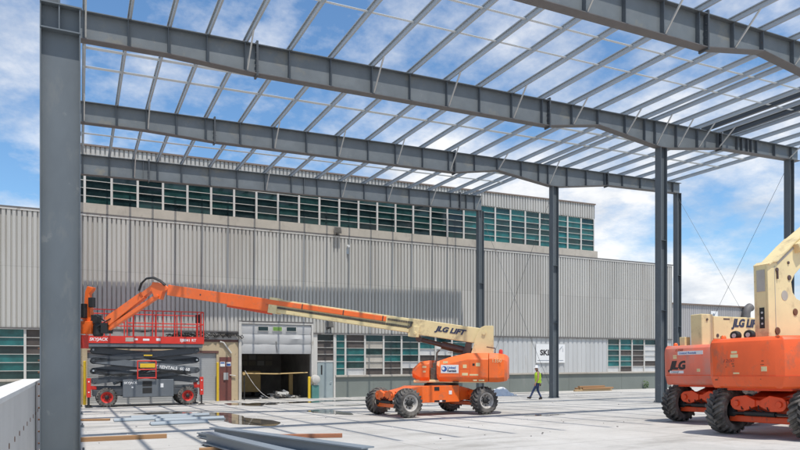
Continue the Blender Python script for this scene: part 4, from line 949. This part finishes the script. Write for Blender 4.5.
        poly = [(-1.82, 2.0), (-1.82, 3.73), (-1.70, 3.80), (-1.55, 3.82), (-1.0, 4.22), (-.7, 4.42), (-.3, 4.4), (-.25, 4.0), (-.6, 3.78), (-.9, 3.55), (-1.02, 3.38), (-.98, 3.15), (-.85, 3.02), (-.5, 2.92), (-.3, 2.75), (.1, 2.6), (.2, 2.0)]
        for y0 in (-.17, .11):
            b = MB(); b.prism(poly, 'y', y0, y0 + .05); b.build('riser_plate', M['creamboom'], t, bevel=.01)
        for (ax0, az0), (ax1, az1) in zip(poly[1:6], poly[2:6]):
            b = MB(); b.beam((ax0, -.03, az0 - .01), (ax1, -.03, az1 - .01), .38, .03); b.build('riser_edge', M['creamboom'], t)
        b = MB(); b.box((-1.60, -.176, 2.1), (-1.585, -.1705, 3.7)); b.beam((-1.5, -.173, 3.76), (-.8, -.173, 4.22), .006, .05); b.box((-1.3, -.176, 2.06), (-.2, -.1705, 2.12)); b.build('weld_seam', M['pane_beige'], t)
        b = MB(); b.box((-1.815, -.118, 2.02), (-1.76, .108, 3.74)); rp = b.build('riser_end', M['creamboom'], t)
        b = MB(); b.box((-1.825, -.10, 3.15), (-1.816, .09, 3.62)); b.build('access_cover', M['pane_beige'], rp); b = MB(); b.box((-1.826, -.07, 2.35), (-1.818, .04, 2.8)); b.build('slot', M['black'], rp)
        b = MB()
        for k in range(3): b.lathe([(.025, -1.83), (.025, -1.822)], (0, -.02, 2.45 + k * .12), 'x', 10)
        b.build('hose_fitting', M['brace'], rp)
        for x, z, r, m in ((-1.55, 2.29, .085, 0), (-1.52, 3.62, .05, 1), (-1.1, 3.47, .06, 1), (-.92, 2.72, .08, 0), (-1.12, 3.80, .035, 1)): b = MB(); b.lathe([(r, -.172), (r * .9, -.19)], (x, 0, z), 'y', 14, m); b.build('pin', [M['rust'], M['rod']], t)
        b = MB(); b.tube([(-1.52, -.19, 3.60), (-1.52, -.19, 3.42)], .02, 6, 1); b.build('pin_stem', [M['rust'], M['rod']], t)
        b = MB(); b.lathe([(.11, -.1715), (.11, -.176)], (-1.27, 0, 3.07), 'y', 20); b.build('round_patch', M['pane_beige'], t)
        b = MB(); b.beam((-.9, -.03, 4.12), (6.2, -.03, 8.4), .22, .55, (0, 1, 0)); b.build('raised_boom', M['creamboom'], t, bevel=.02)
        for y in (.36, .03):
            b = MB(); b.lathe([(.03, -.06), (.10, -.06), (.11, 0), (.10, .06), (.03, .06)], (-2.18, y, 2.205), 'x', 18); b.lathe([(.05, -.066), (.05, -.06)], (-2.18, y, 2.205), 'x', 12, 1); b.build('hose_roller', [M['black'], M['brace']], t)
    return t
right_lift('large orange lift at the right edge with scraped counterweight and tall cream riser', (15.1, 9.13, G(9.13)), 'orange_worn', True)
right_lift('faded pinkish orange lift with stowed cream boom, just left of the nearer one', (17.22, 12.28, G(12.28)), 'orange_faded', False)

# ------------------------------------------------------------------ scissor lift
sc = thing('scissor_lift', 'charcoal and red scissor lift with a long railed platform by the masonry wall', 'scissor lift', (3.0, 35.6, G(35.6)), None, 0, True)
b = MB(); b.box((-2.45, -.95, .55), (2.45, .95, .85)); b.box((-2.3, -.8, .85), (2.3, .8, 1.02)); b.build('chassis', M['scgrey'], sc, bevel=.02)
b = MB(); b.box((-1.12, .955, .46), (1.25, 1.1, 1.33)); b.build('side_cabinet', M['scgrey_l'], sc, bevel=.02)
b = MB(); b.box((-1.12, -1.1, .46), (1.25, -.955, 1.33)); cab = b.build('side_cabinet', M['scgrey_l'], sc, bevel=.02)
b = MB(); b.box((-.22, -1.106, .98), (.22, -1.101, 1.25)); b.box((-.22, -1.106, .64), (.22, -1.101, .92)); b.build('vent_grille', M['black'], cab)
b = MB(); b.box((.62, -1.106, .92), (.76, -1.101, 1.12)); b.build('decal', M['white'], cab); b = MB(); b.box((-.72, -1.106, .92), (-.64, -1.101, .98)); b.build('decal', M['white'], cab)
lettering(cab, 'SKYJACK', .15, (-1.07, -1.104, 1.12), (1, 0, 0), (0, 0, 1), M['white'], bold=.004)
for x in (-1.83, 1.93):
    for sy in (-1, 1): put_wheel(sc, WS, x, sy * .98, .475, sy)
for x in (-2.62, 2.62):
    for sy in (-1, 1):
        b = MB(); b.box((x - .09, sy * 1.02 - .09, .5), (x + .09, sy * 1.02 + .09, 1.42)); b.beam((x, sy * 1.02, .95), (x * .88, sy * .8, .95), .1, .16); ou = b.build('outrigger', M['red'], sc, bevel=.01)
        b = MB(); b.tube([(x, sy * 1.02, .06), (x, sy * 1.02, .5)], .04, 8); b.lathe([(.17, 0.0), (.17, .03), (.06, .07)], (x, sy * 1.02, .0), 'z', 14); b.build('jack_leg', M['black'], ou)
        b = MB(); b.lathe([(.035, 0), (.035, -.012)], (x, sy * 1.02 - .09, 1.25), 'y', 8); b.lathe([(.035, 0), (.035, -.012)], (x, sy * 1.02 - .09, .75), 'y', 8); b.build('pin', M['white'], ou)
lv = [1.28, 1.78, 2.30, 2.80]
for i, (a, c) in enumerate(zip(lv, lv[1:])):
    for q, (z0, z1) in enumerate(((a, c), (c, a))):
        for sy in (-1, 1):
            yy = sy * (.88 - .13 * (1 - q if i == 1 else q))
            b = MB(); b.beam((-2.42, yy, z0), (2.42, yy, z1), .10, .30)
            for ex, ez in ((-2.42, z0), (0, (z0 + z1) / 2), (2.42, z1)): b.tube([(ex, yy - .07, ez), (ex, yy + .07, ez)], .135, 14)
            arm = b.build('scissor_arm', M['scgrey_l' if i == 1 and q == 1 else 'scgrey'], sc, bevel=.008)
            if i == 1 and q == 1 and sy < 0:
                a2 = math.atan2(z1 - z0, 4.84)
                lettering(arm, 'LIFT RENTALS  60 68', .215, (.12, yy - .054, (z0 + z1) / 2 - .09 + .12 * math.tan(a2)), (math.cos(a2), 0, math.sin(a2)), (0, 0, 1), M['white'], bold=.006, sx=1.0)
for z in lv:
    for x in (-2.42, 2.42): MB().tube([(x, -.95, z), (x, .95, z)], .045, 8).build('cross_shaft', M['galv'], sc)
for yy in (-.3, .3): MB().tube([(-1.5, yy, 1.15), (1.0, yy, 2.2)], .09, 10).build('lift_cylinder', M['galv'], sc, smooth=40)
b = MB()
for q in range(3): b.tube([(-2.2, -.97, 1.5 + q * .1), (-1.2, -1.0, 1.62 - .05 * q), (0, -.98, 1.55 + .12 * q), (1.2, -1.0, 1.7 + .03 * q), (2.1, -.97, 1.5 + .1 * q)], .022, 6)
b.build('hose', M['black'], sc)
b = MB(); b.box((-.32, -.98, 1.92), (.38, -.955, 2.12)); b.box((-.15, -.98, 2.5), (.25, -.955, 2.56)); b.build('warning_plate', M['yellow'], sc)
b = MB(); y = -1.2
for z in (1.40, 1.82, 2.24): b.tube([(-.45, y, z), (.40, y, z)], .032, 8)
for x in (-.45, .40): b.tube([(x, y, 1.36), (x, y, 2.26)], .032, 8); b.tube([(x, y, 1.40), (x, -1.05, 1.34)], .03, 6)
b.build('access_ladder', M['red'], sc)
b = MB(); b.box((-2.72, -1.12, 2.93), (2.68, 1.12, 3.11)); b.build('deck_frame', M['scgrey_l'], sc, bevel=.02)
b = MB(); b.box((-2.74, -1.15, 3.113), (2.74, 1.15, 3.16)); b.box((-2.74, -1.15, 3.16), (2.74, -1.12, 3.47)); b.box((-2.74, 1.12, 3.16), (2.74, 1.15, 3.47)); b.box((-2.74, -1.12, 3.16), (-2.71, 1.12, 3.47)); b.box((2.71, -1.12, 3.16), (2.74, 1.12, 3.47))
dk = b.build('deck', M['red'], sc)
lettering(dk, 'SKYJACK', .20, (-2.60, -1.154, 3.23), (1, 0, 0), (0, 0, 1), M['white'], bold=.005, shear=.2)
lettering(dk, 'SJ8841 RT', .19, (1.55, -1.154, 3.23), (1, 0, 0), (0, 0, 1), M['white'], bold=.005)
b = MB(); b.box((-1.0, -1.156, 3.2), (-.62, -1.151, 3.4)); b.build('load_plate', M['pane_beige'], dk); b = MB(); b.box((-.2, -1.156, 3.25), (.1, -1.151, 3.35)); b.build('decal', M['white'], dk); b = MB(); b.box((.42, -1.156, 3.25), (.62, -1.151, 3.38)); b.build('decal', M['white'], dk); b = MB(); b.box((-.58, -1.156, 3.27), (-.44, -1.151, 3.36)); b.build('decal', M['white'], dk)
b = MB(); zt0, zt1, zt2 = 3.47, 4.12, 4.75
for sy in (-1.13, 1.13):
    segs = [(-2.72, -1.05), (-.92, 2.72)] if sy < 0 else [(-2.72, 2.72)]
    for x0, x1 in segs:
        for z in (zt1, zt2): b.tube([(x0, sy, z), (x1, sy, z)], .026, 6)
    for x in ([-2.72, -1.95, -1.05, -.92, -.62, -.1, .25, .42, .75, 1.3, 1.62, 2.42, 2.6, 2.72] if sy < 0 else [-2.72, -1.6, -.5, .6, 1.7, 2.72]): b.tube([(x, sy, zt0 - .3), (x, sy, zt2)], .026, 6)
for x in (-2.72, 2.72):
    for z in (zt1, zt2): b.tube([(x, -1.13, z), (x, 1.13, z)], .026, 6)
    b.tube([(x, 0, zt0), (x, 0, zt2)], .026, 6)
b.build('guard_rail', M['red'], sc)
b = MB(); b.box((2.35, -1.06, 4.2), (2.56, -.9, 4.62)); b.tube([(2.45, -.98, 4.2), (2.5, -.98, 3.6)], .02, 6); b.build('platform_controls', M['black'], sc, bevel=.02)

# ------------------------------------------------------------------ the worker
def worker():
    t = thing('person', 'worker in lime vest, blue jeans and white hard hat walking left', 'person', (21.5, 27.3, G(27.3)), None, math.atan2(.55, -.83))
    V = [((0, 0, .96), .135)]; Ed = []
    def chain(start, pts):
        p = start
        for c, r in pts: V.append((c, r)); Ed.append((p, len(V) - 1)); p = len(V) - 1
        return p
    ch = chain(0, [((.01, 0, 1.12), .135), ((.02, 0, 1.30), .15), ((.03, 0, 1.42), .10)])
    nk = chain(ch, [((.05, 0, 1.50), .055), ((.075, 0, 1.57), .075), ((.085, 0, 1.65), .092), ((.075, 0, 1.72), .075)])
    nose = chain(nk - 1, [((.185, 0, 1.635), .018)])
    for sg, kn, an, toe in ((1, (.24, .10, .55), (.43, .11, .13), (.60, .12, .12)), (-1, (.03, -.10, .52), (-.17, -.11, .10), (-.02, -.12, .04))):
        chain(0, [((.02, sg * .09, .90), .105), (kn, .068), (an, .045), (toe, .042)])
        heel = len(V) - 2; chain(heel, [((an[0] - .05, an[1], max(an[2] - .05, .05)), .045)])
    for sg, el, wr in ((1, (.02, .26, 1.12), (.16, .25, .88)), (-1, (-.10, -.26, 1.13), (-.12, -.27, .87))):
        w = chain(ch, [((.02, sg * .19, 1.42), .062), (el, .042), (wr, .028), ((wr[0] + .02, wr[1], wr[2] - .06), .034)])
        hx, hy, hz = V[w][0]
        for k, (dx, ln) in enumerate(((.030, .07), (.012, .085), (-.008, .08), (-.026, .062))): chain(w, [((hx + dx, hy, hz - ln * .6), .010), ((hx + dx + .012, hy - sg * .012, hz - ln * 1.15), .008)])
        chain(w - 1, [((hx + .045, hy - sg * .01, hz + .01), .011), ((hx + .062, hy - sg * .015, hz - .03), .009)])
    me = bpy.data.meshes.new('person_body'); me.from_pydata([v[0] for v in V], Ed, [])
    o = bpy.data.objects.new('tmp_body', me); C.objects.link(o)
    o.modifiers.new('skin', 'SKIN')
    for i, v in enumerate(V): me.skin_vertices[0].data[i].radius = (v[1], v[1] * (.78 if i in (1, 2) else 1)) ; me.skin_vertices[0].data[i].use_root = (i == 0)
    sb = o.modifiers.new('sub', 'SUBSURF'); sb.levels = 1; sb.render_levels = 1
    bpy.context.view_layer.update()
    m2 = bpy.data.meshes.new_from_object(o.evaluated_get(bpy.context.evaluated_depsgraph_get()))
    bpy.data.objects.remove(o)
    for m in ('skin', 'jeans', 'boot', 'shirt'): m2.materials.append(M[m])
    for p in m2.polygons:
        c = p.center; p.use_smooth = True
        if abs(c.y) < .2 and c.z < .17: p.material_index = 2
        elif c.z < 1.02 and abs(c.y) < .215: p.material_index = 1
        elif 1.02 <= c.z < 1.47 and (abs(c.y) < .22 or c.z > 1.3): p.material_index = 3
        else: p.material_index = 0
    m2.name = 'body'
    b = bpy.data.objects.new('body', m2); C.objects.link(b); b.parent = t
    v = MB(); rg = []
    for z, rx, ry, ox in ((.90, .165, .20, 0), (1.05, .165, .195, .01), (1.25, .175, .21, .02), (1.38, .16, .205, .03), (1.46, .10, .15, .04)):
        rg.append([(ox + rx * math.cos(a), ry * math.sin(a), z) for a in [2 * math.pi * k / 20 for k in range(20)]])
    v.loft(rg, cap=False); vs = v.build('vest', M['vest'], t, smooth=60)
    s = MB()
    for a, c in (((-.17, .1, 1.40), (-.172, -.1, 1.02)), ((-.17, -.1, 1.40), (-.172, .1, 1.02))): s.beam(a, c, .012, .05, (1, 0, 0))
    s.build('vest_tape', M['navy'], vs)
    h = MB(); h.lathe([(.02, .125), (.075, .11), (.115, .06), (.128, .0), (.130, -.012)], (.07, 0, 1.70), 'z', 20); h.lathe([(.135, -.012), (.165, -.018), (.135, -.004)], (.08, 0, 1.70), 'z', 20); h.build('hard_hat', M['hat'], t, smooth=50)
    e = MB()
    for sg in (-1, 1): e.lathe([(.012, -.008), (.012, .008)], (.170, sg * .035, 1.66), 'x', 8)
    e.build('eye', M['inkblack'], t)
    r = MB(); r.tube([(.165, -.03, 1.595), (.172, 0, 1.592), (.165, .03, 1.595)], .008, 5); r.build('mouth', M['inkdullred'], t)
    tb = MB(); tb.box((-.16, -.30, .72), (-.10, -.25, .86)); tb.tube([(-.13, -.27, .86), (-.13, -.26, .95)], .012, 5)
    o = tb.build('tool_pouch', M['black'], t)
worker()

# ------------------------------------------------------------------ camera
cam = bpy.data.cameras.new('camera'); co = bpy.data.objects.new('camera', cam); C.objects.link(co)
co.location = (0, 0, E); co.rotation_euler = (R(90), 0, -math.atan2(320, 650))
cam.lens = 36 * 650 / 800; cam.sensor_width = 36; cam.shift_y = 133 / 800; cam.clip_end = 3000; cam.clip_start = .1
S.camera = co

# ------------------------------------------------------------------ light and sky
EL, AZX = R(70), .008
sd = Vector((AZX, -math.cos(EL), math.sin(EL))).normalized()
sl = bpy.data.lights.new('sun', 'SUN'); sl.energy = 4.3; sl.angle = R(.53); sl.color = (1.0, .95, .88)
so = bpy.data.objects.new('sun', sl); C.objects.link(so); so.rotation_euler = sd.to_track_quat('Z', 'Y').to_euler(); so.location = (0, -10, 40)

w = bpy.data.worlds.new('World'); S.world = w; w.use_nodes = True; nt = w.node_tree
for n_ in list(nt.nodes): nt.nodes.remove(n_)
out = nt.nodes.new('ShaderNodeOutputWorld'); bg = nt.nodes.new('ShaderNodeBackground'); nt.links.new(bg.outputs[0], out.inputs[0])
sky = nt.nodes.new('ShaderNodeTexSky'); sky.sky_type = 'NISHITA'; sky.sun_disc = False; sky.sun_elevation = EL; sky.sun_rotation = R(180)
sky.air_density = 1.0; sky.dust_density = .6; sky.ozone_density = 2.0
tc = nt.nodes.new('ShaderNodeTexCoord').outputs['Generated']
sp = nt.nodes.new('ShaderNodeSeparateXYZ'); nt.links.new(tc, sp.inputs[0])
def math_(op, a, b=None):
    m = nt.nodes.new('ShaderNodeMath'); m.operation = op
    for i, v in enumerate((a, b)):
        if v is None: continue
        if isinstance(v, (int, float)): m.inputs[i].default_value = v
        else: nt.links.new(v, m.inputs[i])
    return m.outputs[0]
zp = math_('ADD', math_('MAXIMUM', sp.outputs[2], 0.0), .30)
cb = nt.nodes.new('ShaderNodeCombineXYZ')
nt.links.new(math_('DIVIDE', sp.outputs[0], zp), cb.inputs[0]); nt.links.new(math_('DIVIDE', sp.outputs[1], zp), cb.inputs[1]); cb.inputs[2].default_value = 1.7
SX, SY = 23.7, 9.9
n1 = noise(nt, cb.outputs[0], 1.5, 12, .62, (1, 1, 1), (SX, SY, 0))
n2 = noise(nt, cb.outputs[0], .55, 4, .5, (1, 1, 1), (SX + 3.2, SY + 3.1, 0))
cl = math_('ADD', math_('MULTIPLY', n1, .62), math_('MULTIPLY', n2, .50))
hz = ramp(nt, sp.outputs[2], 0.02, .34, .075, 0)
cf = ramp(nt, math_('ADD', cl, hz), .528, .63, 0, .95)
n3 = noise(nt, cb.outputs[0], 2.6, 8, .6, (1, 1, 1), (SX + 1.1, SY + 4.4, 0))
n1b = noise(nt, cb.outputs[0], 1.5, 12, .62, (1, 1, 1), (SX + .05, SY - .16, 0))
lit = math_('ADD', math_('SUBTRACT', n1, n1b), math_('MULTIPLY', math_('SUBTRACT', n3, .5), .35))
cc = mixc(nt, ramp(nt, lit, -.14, .10), (4.5, 4.95, 5.7), (7.8, 7.8, 7.8))
hzw = ramp(nt, sp.outputs[2], 0.0, .20, .45, 0)
skyc = mixc(nt, 1.0, sky.outputs[0], (.88, 1.14, 1.28), 'MULTIPLY')
base = mixc(nt, hzw, skyc, (3.0, 4.8, 7.0))
nt.links.new(mixc(nt, cf, base, cc), bg.inputs['Color'])
bg.inputs['Strength'].default_value = .135

S.view_settings.view_transform = 'Standard'; S.view_settings.look = 'None'; S.view_settings.gamma = 1; S.view_settings.exposure = 0
S.view_settings.use_curve_mapping = False
S.cycles.max_bounces = 6
